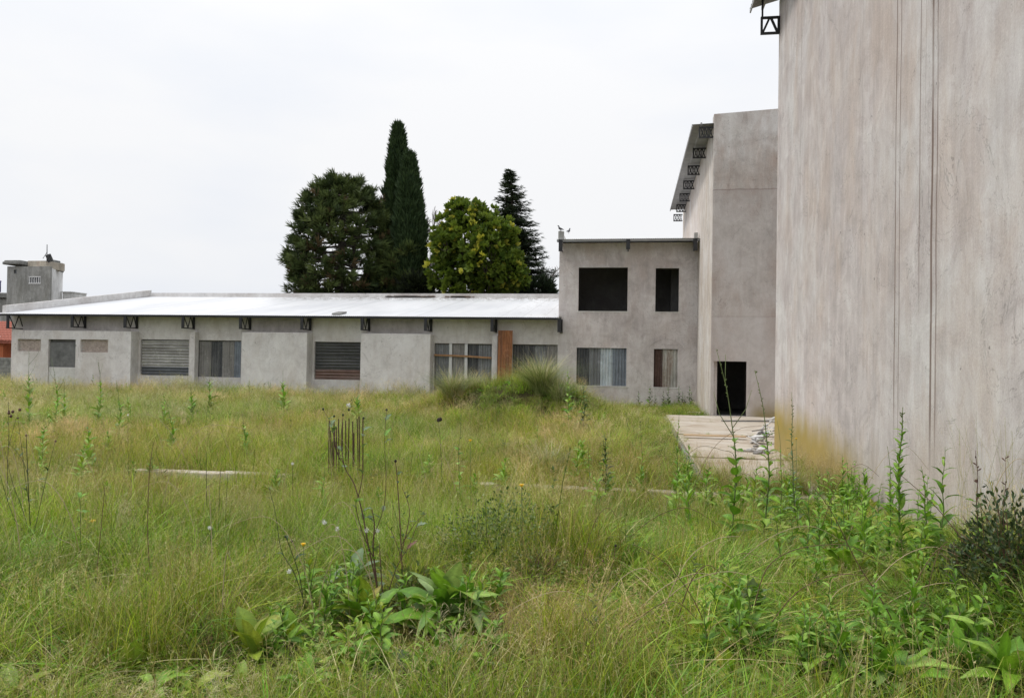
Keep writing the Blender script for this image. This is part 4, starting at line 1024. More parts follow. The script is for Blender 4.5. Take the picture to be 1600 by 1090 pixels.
def magnolia():
    Y = TY - 3; r = np.random.default_rng(21)
    root = thing('broadleaf_tree', 'yellow green broadleaf tree with visible limbs between the cypress and the conifer', 'tree', (at(745, 470, Y)[0], Y, -.2))
    # crown as leafy boughs: centre pixel, radius in metres
    bl = [(722, 335, 1.3), (750, 345, 1.3), (705, 352, 1.0), (770, 368, 1.5), (735, 372, 1.9), (700, 395, 1.6), (788, 398, 1.4), (760, 400, 2.0), (722, 420, 2.0), (690, 430, 1.1), (800, 425, 1.3), (775, 440, 1.8), (740, 448, 1.6), (706, 450, .9), (808, 408, .6), (812, 440, .7), (690, 378, .8), (795, 372, .7), (718, 320, .6), (742, 322, .5)]
    cs = [(at(px, py, Y + r.uniform(-1.2, 1.2)), R * .95) for px, py, R in bl]; paths = []
    for k, (px, c_) in enumerate(zip((725, 736, 752, 762, 772), (0, 4, 7, 3, 11))):
        b = at(px, 480, Y); paths.append(([(b[0], Y, -.2), (b[0] + r.uniform(-.2, .2), Y, 4), (cs[c_][0][0] * .5 + b[0] * .5, Y, 9), tuple(cs[c_][0] + [0, 0, .3])], [.22, .17, .11, .03]))
    limbs(root, 'trunk', MAT['bark'], paths)
    br = []; P, D = [], []
    for c, R in cs:
        for _ in range(int(9 * R)):
            d = r.normal(0, 1, 3); d /= np.linalg.norm(d); e = c + d * R * .85; s = c - np.array([0, 0, R * .8]) + (c - cs[7][0]) * -.15; br.append(([s, (s + e) / 2 + r.normal(0, .1, 3), e], [.04, .025, .01]))
        n = int(84 * R ** 1.7); d = r.normal(0, 1, (n, 3)); d /= np.linalg.norm(d, axis=1, keepdims=True); rr = R * r.uniform(.35, 1.08, n) ** .6
        rr *= .58 + .80 * vnoise(d[:, 0] * 3.5 + c[0], d[:, 2] * 3.5 + c[2], 1, 4)
        P.append(c + d * rr[:, None]); D.append(d + [0, 0, .5])
    P, D = np.concatenate(P), np.concatenate(D); o = limbs(root, 'branch', MAT['bark'], br); o['kind'] = 'stuff'
    parts = []
    for s in range(3):
        tv, tf = tuft_template(60 + s, 9, .38, .15); tv[:, 1:] *= 1.8; m = np.arange(len(P)) % 3 == s; g = r.uniform(0, 1, (m.sum(), 1))
        c = (1 - g) * np.array([.065, .115, .018]) + g * np.array([.165, .225, .033]); q = (r.uniform(0, 1, m.sum()) < .12) & (vnoise(P[m][:, 0], P[m][:, 2], 1.1, 8) > .4); c[q] = np.array([.44, .44, .07]) * r.uniform(.7, 1.2, (q.sum(), 1))
        parts.append(place_many(tv, tf, mats34(P[m], frames(D[m], r.uniform(.7, 1.2, m.sum()), r.uniform(0, 6, m.sum()))), c))
    v, f, c = merge(parts); mesh_obj('crown', v, tri(f), MAT['crown_soft'], root, colors=c)
magnolia()

def bare_tree(px0, py0, px1, py1, Y, n, label, seed, spread):
    r = np.random.default_rng(seed); b = at(px0, 475, Y); root = thing('bare_tree', label, 'tree', (b[0], Y, -.2)); top = at(px1, py1, Y)
    b0 = np.array([b[0], Y, -.2]); main = [b0, b0 + (0, 0, 3.), b0 * [1, 1, 0] + [0, 0, top[2] * .6], (top[0], Y, top[2])]
    limbs(root, 'trunk', MAT['twig'], [(main, [.2, .16, .11, .03])])
    paths = []
    def grow(p, d, l, rad, lev):
        q = p + d * l; paths.append(([p, p + d * l * .5 + r.normal(0, .04, 3) * l, q], [rad, rad * .8, rad * .55]))
        if lev <= 0: return
        for _ in range(4): 
            e = d + r.normal(0, .38, 3) + [0, 0, .12]; grow(q - d * l * r.uniform(0, .6), e / np.linalg.norm(e), l * r.uniform(.5, .75), rad * .72, lev - 1)
    for i in range(n):
        t = r.uniform(.35, 1); z = top[2] * t; x = b[0] + (top[0] - b[0]) * t; a = r.uniform(0, 6.28); d = np.array([math.cos(a) * spread, math.sin(a) * spread, 1.]); d /= np.linalg.norm(d)
        grow(np.array([x, Y, z * .9]), d, (1.25 - .5 * t) * 1.75, .055, 3)
    b = MB()
    for pts, rads in paths: b.tube(pts, rads, 3, False)
    o = b.build('crown', MAT['twig'], root); o['kind'] = 'stuff'
bare_tree(678, 330, 676, 335, TY + 6, 16, 'grey leafless twiggy tree between the cypress and the yellow green tree', 31, .45)
bare_tree(850, 400, 845, 412, TY + 5, 12, 'sparse leafless bush at the right foot of the conifer', 32, .7)

def undergrowth(px, py, n, R, label, seed, col):
    r = np.random.default_rng(seed); Y = TY - 1.5; c = at(px, py, Y); root = thing('evergreen_shrub', label, 'shrub', (c[0], Y, -.2))
    limbs(root, 'trunk', MAT['bark'], [([(c[0], Y, -.2), (c[0], Y, 2), tuple(c)], [.15, .1, .04])])
    d = r.normal(0, 1, (n, 3)); d /= np.linalg.norm(d, axis=1, keepdims=True); P = c + d * R * r.uniform(.4, 1.1, (n, 1)) * [1.3, 1, 1.1] - [0, 0, R * .3]; tv, tf = tuft_template(seed, 9, .55, .1)
    g = r.uniform(.5, 1.4, (n, 1)); v, f, cc = place_many(tv, tf, mats34(P, frames(d + [0, 0, .3], r.uniform(.7, 1.2, n), r.uniform(0, 6, n))), g * np.array(col)); mesh_obj('crown', v, tri(f), MAT['crown'], root, colors=cc)
undergrowth(508, 462, 190, .95, 'dark low evergreen under the left side of the araucaria', 41, (.022, .035, .016))
undergrowth(573, 458, 260, 1.1, 'dark evergreen below the araucaria just right of its trunks', 42, (.02, .032, .016))
undergrowth(655, 452, 500, 1.5, 'dark shrub filling the gap at the cypress feet', 43, (.022, .03, .015))
undergrowth(840, 452, 300, 1.1, 'low dark evergreen at the foot of the conifer beside the two storey block', 44, (.02, .032, .016))

# ------------------------------------------------------------------ grass: clump meshes scattered with geometry nodes
def project(P):
    q = (np.asarray(P) - CAMP) @ M.T
    return 800 + F * q[:, 0] / -q[:, 2], 545 - F * q[:, 1] / -q[:, 2], -q[:, 2]

G1 = [(.20, .31, .028), (.29, .40, .035), (.13, .24, .025), (.40, .46, .06)]
GB = [(.11, .26, .025), (.17, .35, .035), (.24, .41, .05), (.33, .48, .11)]
ST = [(.46, .38, .22), (.40, .31, .17), (.52, .45, .29), (.33, .26, .12)]
TH = [(.24, .16, .08), (.34, .25, .13), (.18, .12, .055), (.46, .37, .21)]

def seedstems(n, r, h0, h1, pal, seed, grains=9, open_=.06, lean=.3, wd=.0035, gs=.02):
    """upright grass culms ending in a seed head of small grains"""
    g = np.random.default_rng(seed); v, f, c = [], [], []
    for i in range(n):
        a = g.uniform(0, 6.28); rr = r * math.sqrt(g.uniform()); h = g.uniform(h0, h1); d = g.uniform(0, 6.28); ln = g.uniform(.03, lean)
        col = np.array(pal[g.integers(len(pal))]) * g.uniform(.8, 1.25); p0 = np.array([rr * math.cos(a), rr * math.sin(a), 0]); dr = np.array([math.cos(d), math.sin(d), 0])
        pts = [p0 + dr * ln * h * t ** 2 + np.array([0, 0, h * t * (1 - .12 * ln * t)]) for t in (0, .4, .75, 1)]; s = np.array([-dr[1], dr[0], 0]) if i % 2 else dr
        b = len(v)
        for k, p in enumerate(pts): w_ = wd * (1 - .5 * k / 3); v += [p - s * w_ / 2, p + s * w_ / 2]; c += [col, col]
        f += [(b + 2 * k, b + 2 * k + 1, b + 2 * k + 3, b + 2 * k + 2) for k in range(3)]
        for k in range(grains):
            t = g.uniform(.78, 1.02); p = pts[2] + (pts[3] - pts[2]) * (t - .75) / .25; o = g.normal(0, 1, 3); o[2] = abs(o[2]) * .8 + .3; o /= np.linalg.norm(o); q = p + o * g.uniform(.2, 1) * open_
            u = np.cross(o, [0.3, .2, .9]); u /= np.linalg.norm(u); b = len(v); L_ = gs * g.uniform(.6, 1.2); v += [p, q - u * gs * .14, q + o * L_, q + u * gs * .14]; c += [col * 1.1] * 4; f += [(b, b + 1, b + 2, b + 3)]
    return np.array(v), np.array(f), np.clip(np.array(c), 0, 1)

def broadclump(n, L0, L1, W, pal, seed, up=(.3, 1.2), zs=(0, .1)):
    g = np.random.default_rng(seed); tv, tf = leafshape(1, W, 5, .35, .12, .02, seed=seed)
    a = g.uniform(0, 6.28, n); e = g.uniform(*up, n); d = np.stack([np.cos(a) * np.cos(e), np.sin(a) * np.cos(e), np.sin(e)], 1)
    pos = np.stack([.02 * np.cos(a), .02 * np.sin(a), g.uniform(*zs, n)], 1); pal = np.array(pal)
    c = pal[g.integers(0, len(pal), n)] * g.uniform(.8, 1.2, (n, 1))
    return place_many(tv, tf, mats34(pos, frames(d, g.uniform(L0, L1, n), g.uniform(-.4, .4, n), g)), c)

def smallleaves(n, rad, h, ls, pal, seed, W=.45):
    g = np.random.default_rng(seed); tv, tf = leafshape(1, W, 3, .3, .1, 0, seed=seed); d = g.normal(0, 1, (n, 3)); d[:, 2] = np.abs(d[:, 2]); d /= np.linalg.norm(d, axis=1, keepdims=True)
    pos = d * [rad, rad, h] * g.uniform(.3, 1, (n, 1)); pal = np.array(pal)
    return place_many(tv, tf, mats34(pos, frames(d + g.normal(0, .5, (n, 3)), g.uniform(.6, 1.2, n) * ls, g.uniform(0, 6, n), g)), pal[g.integers(0, len(pal), n)] * g.uniform(.7, 1.2, (n, 1)))

def stalkweed(h, n, L_, W, pal, seed):
    g = np.random.default_rng(seed); sv, sf, sc = seedstems(1, .001, h, h, [pal[0]], seed, grains=14, open_=.05, lean=.15, wd=.009, gs=.022)
    tv, tf = leafshape(1, W, 4, .4, .12, .02, seed=seed); t = g.uniform(.05, .85, n); a = g.uniform(0, 6.28, n); e = g.uniform(.1, 1., n)
    d = np.stack([np.cos(a) * np.cos(e), np.sin(a) * np.cos(e), np.sin(e)], 1); pos = np.stack([t * 0, t * 0, t * h], 1); pal = np.array(pal)
    lv = place_many(tv, tf, mats34(pos, frames(d, L_ * (1.15 - t) * g.uniform(.7, 1.1, n), g.uniform(-.3, .3, n), g)), pal[g.integers(0, len(pal), n)] * g.uniform(.8, 1.2, (n, 1)))
    return merge([(sv, sf, sc), lv])

def mk_sources():
    S = {}
    S['green'] = [blades(40, .15, .2, .70, .010, 1.0, 5, G1 * 2 + [ST[2], TH[3]], spread=.45) for i in range(4)]
    S['fine'] = [merge([blades(44, .17, .25, .78, .0062, .55, 5, G1 + [(.42, .38, .13), (.36, .36, .09)], spread=.25), seedstems(7, .15, .45, .9, ST + G1[:2], 50 + i, 7, .025, .25, .003, .011)]) for i in range(4)]
    S['straw'] = [merge([blades(26, .15, .25, .6, .0045, 1.0, 4, ST + G1[:2], spread=.4), seedstems(12, .15, .5, .95, ST, 70 + i, 12, .045, .5, .003, .012)]) for i in range(4)]
    S['mat'] = [blades(75, .2, .07, .24, .007, 1.0, 3, [(.12,.18,.03),(.09,.14,.025)] + G1[:1] + TH[:3] + ST[:1], spread=.8) for i in range(4)]
    S['lush'] = [blades(38, .15, .2, .60, .0135, 1.35, 6, GB * 2 + [ST[2]], spread=.65) for i in range(4)]
    S['thatch'] = [blades(80, .2, .10, .34, .0045, 1.6, 5, TH, spread=1.0) for i in range(3)]
    S['broad'] = [broadclump(9 + i, .09, .19, .32, GB + [(.22, .30, .06)], 80 + i) for i in range(4)]
    S['tiny'] = [smallleaves(70, .14, .2, .035, [(.10, .17, .04), (.16, .23, .06), (.22, .30, .12)], 90 + i) for i in range(3)]
    S['panicle'] = [seedstems(16, .17, .55, .95, [(.50, .40, .30), (.46, .36, .22), (.55, .48, .34)], 110 + i, 18, .09, .3, .0028, .011) for i in range(3)]
    S['weed'] = [stalkweed(.75 + .1 * i, 16, .17, .3, [(.12, .19, .045), (.16, .23, .06), (.09, .15, .04)], 130 + i) for i in range(4)]
    return S

SRC = mk_sources()
def scatter(name, keys, pts, rot, scl, tint, idx):
    col = bpy.data.collections.new(name + '_clumps'); n0 = 0
    for k in keys:
        for j, (v, f, c) in enumerate(SRC[k]):
            o = mesh_obj('c%03d_%s' % (n0, k), v, f, MAT['grass'], colors=c, link=False); n0 += 1; col.objects.link(o)
    me = bpy.data.meshes.new(name); me.vertices.add(len(pts)); me.vertices.foreach_set('co', pts.astype(np.float32).ravel())
    for an, tp, dat in (('rot', 'FLOAT_VECTOR', rot), ('scl', 'FLOAT_VECTOR', scl), ('tint', 'FLOAT_VECTOR', tint)):
        a = me.attributes.new(an, tp, 'POINT'); a.data.foreach_set('vector', dat.astype(np.float32).ravel())
    a = me.attributes.new('idx', 'INT', 'POINT'); a.data.foreach_set('value', idx.astype(np.int32)); me.update()
    o = bpy.data.objects.new(name, me); COL.objects.link(o)
    ng = bpy.data.node_groups.new(name, 'GeometryNodeTree')
    ng.interface.new_socket('Geometry', in_out='INPUT', socket_type='NodeSocketGeometry'); ng.interface.new_socket('Geometry', in_out='OUTPUT', socket_type='NodeSocketGeometry')
    A = ng.nodes.new; gi = A('NodeGroupInput'); go = A('NodeGroupOutput'); ci = A('GeometryNodeCollectionInfo'); ci.inputs['Collection'].default_value = col
    ci.inputs['Separate Children'].default_value = True; ci.inputs['Reset Children'].default_value = True
    ip = A('GeometryNodeInstanceOnPoints'); ip.inputs['Pick Instance'].default_value = True
    def attr(nm, tp):
        q = A('GeometryNodeInputNamedAttribute'); q.data_type = tp; q.inputs['Name'].default_value = nm; return [s for s in q.outputs if s.enabled and s.name == 'Attribute'][0]
    l = ng.links.new; l(gi.outputs[0], ip.inputs['Points']); l(ci.outputs[0], ip.inputs['Instance']); l(attr('idx', 'INT'), ip.inputs['Instance Index'])
    l(attr('rot', 'FLOAT_VECTOR'), ip.inputs['Rotation']); l(attr('scl', 'FLOAT_VECTOR'), ip.inputs['Scale']); l(ip.outputs[0], go.inputs[0])
    md = o.modifiers.new('scatter', 'NODES'); md.node_group = ng
    o['kind'] = 'stuff'; return o

GREEN = [(.15, .31, .03), (.21, .38, .04), (.11, .24, .025), (.28, .44, .08)]
YGREEN = [(.26, .34, .04), (.21, .31, .04), (.30, .36, .06)]
BLUEG = [(.16, .23, .12), (.20, .27, .16), (.12, .19, .08)]
DARK = [(.05, .095, .025), (.07, .12, .03), (.04, .08, .025)]

RO = [(695, 1000, 17, .40, 'dock', GREEN + [(.24, .34, .12)], 'largest glossy broadleaf rosette, bottom centre of the photo', (.15, 1.25)),
      (395, 1035, 10, .26, 'oval', YGREEN, 'yellow green broadleaf plant leaning left of the centre foreground', (.5, 1.2)),
      (455, 1010, 11, .19, 'oval', GREEN[:2] + YGREEN[:1], 'upright mid green broadleaf plant between the yellow one and the thistle stems', (.5, 1.25)),
      (200, 1065, 6, .17, 'oval', YGREEN, 'small yellow green plant near the lower left corner', (.8, 1.35)),
      (372, 1092, 5, .15, 'oval', YGREEN, 'small pair of bright upright leaves on the bottom edge', (.8, 1.35)),
      (240, 1095, 6, .16, 'dock', GREEN, 'low green leaves on the bottom edge beside the brown stalk', (.3, .9)),
      (300, 1095, 5, .16, 'oval', YGREEN, 'two bright leaves on the bottom edge left of centre', (.4, 1.)),
      (560, 915, 10, .28, 'dock', BLUEG + GREEN[3:], 'pale grey green large leaved plant at the foot of the thistle', (.3, 1.)),
      (568, 985, 10, .27, 'oval', YGREEN[:2] + GREEN[:1], 'bright upright leaves just below the pale leaved plant', (.8, 1.35)),
      (640, 1060, 16, .13, 'lobed', BLUEG, 'grey green lobed leaf clump below the large rosette', (.2, 1.1)),
      (540, 1060, 14, .12, 'lobed', BLUEG + GREEN[:1], 'grey lobed leaf clump in the shade bottom centre left', (.2, 1.1)),
      (1395, 1090, 16, .34, 'dock', GREEN + [(.2, .3, .1)], 'big broad leaved plant on the bottom edge at the right', (.5, 1.3)),
      (1580, 1080, 17, .30, 'dock', GREEN, 'large leafy dock filling the lower right corner', (.4, 1.3)),
      (1500, 1060, 12, .26, 'lance', GREEN, 'narrow leaved plant between the two big docks lower right', (.6, 1.3)),
      (1465, 1000, 9, .20, 'lance', GREEN[2:] + BLUEG[:1], 'small upright plant above the right docks', (.4, 1.2)),
      (1398, 905, 13, .24, 'dock', GREEN, 'spreading leafy weed below the tall spire by the wall', (.2, 1.2)),
      (1340, 880, 14, .22, 'dock', GREEN[:3], 'glossy leafy clump left of the tall spire by the wall', (.3, 1.3)),
      (1300, 850, 14, .24, 'lance', GREEN, 'bright leafy clump in front of the mossy wall foot', (.4, 1.3)),
      (1265, 880, 9, .18, 'dock', GREEN, 'low leafy weed left of the bright clump near the wall', (.3, 1.1)),
      (1440, 890, 13, .24, 'dock', GREEN[:3], 'leafy clump right of the tall spire by the wall', (.4, 1.3)),
      (1100, 800, 15, .26, 'lance', GREEN, 'upright leafy clump at the near edge of the slab, left one', (.5, 1.35)),
      (1060, 790, 10, .22, 'lance', GREEN, 'small leafy clump at the slab corner leaning into the grass', (.4, 1.3)),
      (1160, 810, 13, .22, 'oval', GREEN + BLUEG[:1], 'leafy clump at the feet of the two tall doorway weeds', (.3, 1.3)),
      (1215, 820, 14, .24, 'lance', GREEN, 'leafy clump in front of the far wall corner', (.4, 1.35)),
      (1010, 940, 7, .17, 'oval', YGREEN, 'pale yellow green leaves amid the grass right of centre', (.5, 1.2)),
      (1032, 1045, 9, .17, 'oval', YGREEN, 'yellow green leaf pair low in the right centre grass', (.5, 1.2)),
      (1090, 1050, 8, .2, 'oval', YGREEN[:2], 'broad yellowish upright leaf near the bottom right of centre', (.8, 1.35)),
      (1140, 1090, 12, .24, 'dock', GREEN[:2] + YGREEN[:1], 'leafy plant on the bottom edge right of centre', (.5, 1.25)),
      (1235, 1010, 7, .16, 'oval', GREEN[3:] + YGREEN[:1], 'pair of rounded leaves above the yellow dandelion', (.5, 1.2)),
      (1310, 1020, 6, .15, 'oval', GREEN, 'low leaves behind the yellow dandelion', (.4, 1.1)),
      (1420, 1000, 10, .2, 'lance', GREEN, 'mid green plant left above the big bottom edge plant', (.4, 1.2)),
      (870, 1065, 5, .16, 'dock', GREEN, 'few green leaves in the brown thatch bottom centre', (.3, 1.)),
      (940, 960, 5, .14, 'oval', GREEN[3:], 'small round leaves just right of the brown thatch', (.3, 1.)),
      (790, 890, 10, .14, 'lobed', BLUEG, 'grey leaved plant just below the small leaved bush', (.3, 1.)),
      (30, 1090, 6, .2, 'oval', YGREEN, 'yellow green leaves in the lower left corner', (.2, .8)),
      (480, 1085, 8, .17, 'dock', GREEN, 'low dark green leaves on the bottom edge left of the big rosette', (.3, 1.)),
      (1175, 960, 10, .2, 'lobed', BLUEG + GREEN[:1], 'spiny leaved thistle plant standing in the right grass', (.6, 1.3))]

# candidate points on the field, by distance ring
def candidates():
    g = np.random.default_rng(99); out_ = []
    for y0, y1, den in ((2.7, 6.5, 95), (6.5, 11, 62), (11, 18, 36), (18, 27, 25), (27, 36.4, 20)):
        xa, xb = -1.02 * y1 - 2.5, min(.75 * y1 + 2, XN); n = int((xb - xa) * (y1 - y0) * den)
        out_.append(np.stack([g.uniform(xa, xb, n), g.uniform(y0, y1, n)], 1))
    # around the left end of the building
    n = 2600; out_.append(np.stack([g.uniform(-50, XL - .2, n), g.uniform(35, 41, n)], 1))
    p = np.concatenate(out_); x, y = p[:, 0], p[:, 1]
    keep = ~((x > 1.22) & (y > 12.68) & (y < YM)) & ~((x > XS - .12) & (y > YM - .1))
    keep &= ~((x > XL - .1) & (y > YB - .08)) | (x > X1(676)) & (y < YW - .05) & (x < XS - .1)
    keep &= x < XN - .05
    keep &= ~((y > 12.48) & (y < 12.82) & (x > -8.8) & (x < 1.35) & ((x < -6.2) | ((x > -3.4) & (x < -2.4)) | ((x > -.9) & (x < .9)) | (vnoise(x, y * 0, .45, 5) > .52)))
    p = p[keep]; z = ground_z(p[:, 0], p[:, 1]); P = np.column_stack([p, z])
    px, py, dep = project(P); k = (px > -130) & (px < 1720) & (py < 1400) & (dep > 0)
    return P[k], px[k], py[k]
PT, PPX, PPY = candidates()
g_ = np.random.default_rng(5); nP = len(PT); X_, Y_ = PT[:, 0], PT[:, 1]

def blob(cx, cy, rx, ry, p=2.0):
    """soft spot on the ground around the place seen at photo pixel (cx, cy); radii in photo pixels"""
    return np.exp(-(((PPX - cx) / rx) ** 2 + ((PPY - cy) / ry) ** 2) ** (p / 2))

RT = sstep(PPX, 860, 1120) * sstep(PPY, 690, 790)
lush = .15 + 2.6 * RT + .35 * blob(100, 1050, 220, 90) + .5 * blob(560, 1060, 200, 70) + .5 * blob(350, 1030, 130, 60)
lush += .55 * (vnoise(X_, Y_, 1.7, 11) > .66)
thatch = .10 + .3 * (Y_ < 6.5) + 1.6 * blob(820, 1010, 130, 110) + .8 * blob(700, 880, 120, 60) + .8 * blob(1100, 800, 90, 40) + .7 * blob(1250, 790, 80, 40) + .5 * blob(330, 990, 100, 50)
thatch += .9 * blob(320, 715, 110, 30) + .4 * blob(850, 640, 80, 30)
straw = .17 + .22 * (Y_ < 10) + .5 * (vnoise(X_, Y_, 2.6, 12) > .55) * (Y_ > 9) + .55 * blob(150, 640, 200, 45) + .5 * blob(620, 650, 260, 40) + .2 * blob(1000, 800, 160, 70)
fine = 1.0 + .9 * sstep(PPX, 900, 400) + .3 * (vnoise(X_, Y_, 3.2, 13) > .5)
green = .55 + .8 * (vnoise(X_, Y_, 2.2, 14) > .6)
broad = .05 + .5 * lush * (vnoise(X_, Y_, .9, 15) > .5) + .55 * (vnoise(X_, Y_, 1.2, 16) > .64)
tiny = .08 + .4 * lush * (vnoise(X_, Y_, .7, 17) > .62)
straw = straw * (1 - .65 * RT); thatch = thatch * (1 - .35 * RT)
panicle = .02 + .4 * blob(180, 640, 220, 40) + .22 * (vnoise(X_, Y_, 3.5, 18) > .6) * (Y_ > 14)
weed = .02 + .12 * (vnoise(X_, Y_, 2.0, 19) > .7) + .1 * blob(1350, 800, 130, 60) + .05 * blob(1150, 790, 90, 60)
# taller dark weeds along the foot of the facades
foot = np.clip(1 - np.abs(np.where(X_ < X1(676), YB - Y_, YW - Y_)) / 1.0, 0, 1) * (X_ > XL)
weed = weed + .35 * foot * (vnoise(X_, Y_, 1.3, 20) > .42); green = green + 1.2 * foot
mat_ = .55 + 0 * X_
Wt = np.stack([green, fine, straw, mat_, lush, thatch, broad, tiny, panicle, weed], 1)
KEYS = ['green', 'fine', 'straw', 'mat', 'lush', 'thatch', 'broad', 'tiny', 'panicle', 'weed']
cum = np.cumsum(Wt / Wt.sum(1, keepdims=True), 1); T = (g_.uniform(0, 1, (nP, 1)) > cum).sum(1).clip(0, 9)
# height field: low in front of the beam where it shows, by the slab edge and beside the two storey block
hs = .36 + .34 * vnoise(X_, Y_, 2.1, 21) + .42 * vnoise(X_, Y_, .7, 22)
hs *= 1 + .25 * sstep(Y_, 20, 34) * (X_ < X1(676))
hs *= np.where(Y_ < 6, .86, 1)
bm = sstep(Y_, 10.9, 11.9) * (Y_ < 12.6) * (((X_ > -8.9) & (X_ < -6.3)) * 1.0 + ((X_ > -3.5) & (X_ < -2.0)) * .45 + ((X_ > -1.6) & (X_ < 1.2)) * .5); hs *= 1 - .56 * np.clip(bm, 0, 1)
hs *= 1 - .35 * ((X_ > -2.9) & (Y_ > 29.8)); hs *= 1 - .3 * ((X_ > .2) & (Y_ > 14) & (Y_ < 30))
for (qx, qy, n_, L_, *_r) in RO:            # the grass is thinner where the broad plants crowd it out
    b_ = gp(qx, qy); rr_ = L_ * 1.15; dd = ((X_ - b_[0]) / rr_) ** 2 + ((Y_ - b_[1] + .16) / (rr_ * 1.25)) ** 2; hs = hs * (1 - .85 * np.exp(-dd ** 1.5))
hs *= 1 - .5 * np.exp(-(((PPX - 1350) / 170) ** 4 + ((PPY - 840) / 100) ** 4)) - .6 * np.exp(-(((PPX - 580) / 210) ** 4 + ((PPY - 1030) / 110) ** 4)) - .4 * np.exp(-(((PPX - 1420) / 240) ** 4 + ((PPY - 1040) / 90) ** 4)) - .3 * np.exp(-(((PPX - 1130) / 110) ** 4 + ((PPY - 800) / 40) ** 4))
hs = np.where(T == 3, np.minimum(.9, hs * 1.6), hs); drop = (g_.uniform(0, 1, nP) < .5 * np.clip(bm - .3, 0, 1)) & (T != 3)
s0 = hs * g_.uniform(.78, 1.22, nP)
rot = np.stack([g_.normal(0, .10, nP), g_.normal(0, .10, nP), g_.uniform(0, 6.283, nP)], 1)
wdn = np.clip(1 + .035 * (Y_ - 8), 1, 2.0)          # far clumps spread a little wider
scl = np.stack([np.maximum(s0, .75) * wdn, np.maximum(s0, .75) * wdn, s0], 1)
tb = g_.uniform(.66, 1.3, (nP, 1)) * (.78 + .42 * vnoise(X_, Y_, 1.1, 31)[:, None]); hue = np.clip(1.5 * vnoise(X_, Y_, 2.4, 23) - .2, 0, 1)[:, None]
tint = tb * ((1 - hue) * np.array([.88, 1.06, .85]) + hue * np.array([1.12, 1.03, .9]))
for nm, ks in (('green_grass', ['green', 'fine', 'mat', 'lush']), ('dry_grass', ['straw', 'thatch', 'panicle']), ('low_weeds', ['broad', 'tiny', 'weed'])):
    off = 0; idx = np.zeros(nP, int); sel = np.zeros(nP, bool)
    for k in ks:
        m = (T == KEYS.index(k)) & ~drop; nk = len(SRC[k]); idx[m] = off + g_.integers(0, nk, m.sum()); sel |= m; off += nk
    scatter(nm, ks, PT[sel], rot[sel], scl[sel], tint[sel], idx[sel])
print('grass clumps', nP)

# weeds rooted in the slab joints and along its near edge
def slab_weeds():
    g = np.random.default_rng(44); n = 520; P = []
    for _ in range(n):
        q = g.uniform()
        if q < .5: x, y = g.uniform(1.3, XN - .1), 12.8 + abs(g.normal(0, .75))
        elif q < .72: x, y = XN - .06 - abs(g.normal(0, .16)), g.uniform(12.8, 19)
        elif q < .85: x, y = 1.38 + abs(g.normal(0, .06)), g.uniform(12.8, 30)
        else: x, y = g.uniform(1.4, XN + 1), g.choice([17.41, 22.37, 26.9]) + g.normal(0, .03)
        if x > XN - .04 and y < YN: x = XN - .1
        P.append((x, y, -.02))
    P = np.array(P); idx = g.integers(0, 11, n); s = g.uniform(.3, .8, n) * np.where(P[:, 1] > 16.5, .35, 1); s = np.where(idx >= 8, s * .55, s)
    scatter('slab_weeds', ['green', 'straw', 'tiny'], P, np.stack([g.normal(0, .1, n), g.normal(0, .1, n), g.uniform(0, 6, n)], 1), np.stack([s, s, s], 1), np.ones((n, 3)) * g.uniform(.8, 1.1, (n, 1)), idx)
slab_weeds()

# ------------------------------------------------------------------ plants one can tell apart
LEAFDATA = {}
SHAPES = {'dock': dict(W=.30, nu=10, curl=.8, fold=.14, wave=.02, tip=1.35), 'lance': dict(W=.27, nu=8, curl=.5, fold=.14, wave=.014, tip=1.05), 'oval': dict(W=.36, nu=9, curl=.55, fold=.12, wave=.015, tip=1.6),
          'lobed': dict(W=.42, nu=14, curl=.4, fold=.14, wave=.03, lobes=4), 'round': dict(W=.55, nu=7, curl=.35, fold=.14, wave=.015)}
def leaf_data(shape, colr, seed=0):
    key = (shape, tuple(np.round(colr, 3)), seed)
    if key not in LEAFDATA:
        kw = dict(SHAPES[shape]); kw['curl'] *= (.5, 1., 1.45, .8, 1.2, .3)[seed % 6]; v, f = leafshape(1., seed=seed, **kw); v[:, 1] += .06 * math.sin(seed * 2.1) * v[:, 0] ** 2; me = bpy.data.meshes.new('leaf'); me.from_pydata(v.tolist(), [], f.tolist()); me.update(); me.polygons.foreach_set('use_smooth', np.ones(len(f), bool))
        a = me.color_attributes.new('Col', 'FLOAT_COLOR', 'POINT'); c = np.ones((len(v), 4), np.float32)
        mid = np.tile([.0, .0, 1., .0, .0], len(v) // 5)[:, None]; c[:, :3] = np.clip(np.array(colr) * (1 + .35 * mid), 0, 1); a.data.foreach_set('color', c.ravel()); me.materials.append(MAT['leaf']); LEAFDATA[key] = me
    return LEAFDATA[key]

def add_leaf(parent, pos, d, size, shape, pal, r, wscale=1.):
    """pos in the parent's own coordinates"""
    c = pal[r.integers(len(pal))]; o = bpy.data.objects.new('leaf', leaf_data(shape, c, int(r.integers(6)))); COL.objects.link(o); o.parent = parent
    m = frames(np.array([d], float), [1.], np.array([r.uniform(-.5, .5)]))[0]
    o.matrix_local = Matrix.Translation([float(q) for q in pos]) @ Matrix(m.tolist()).to_4x4() @ Matrix.Diagonal((float(size), float(size * wscale), float(size), 1))
    return o


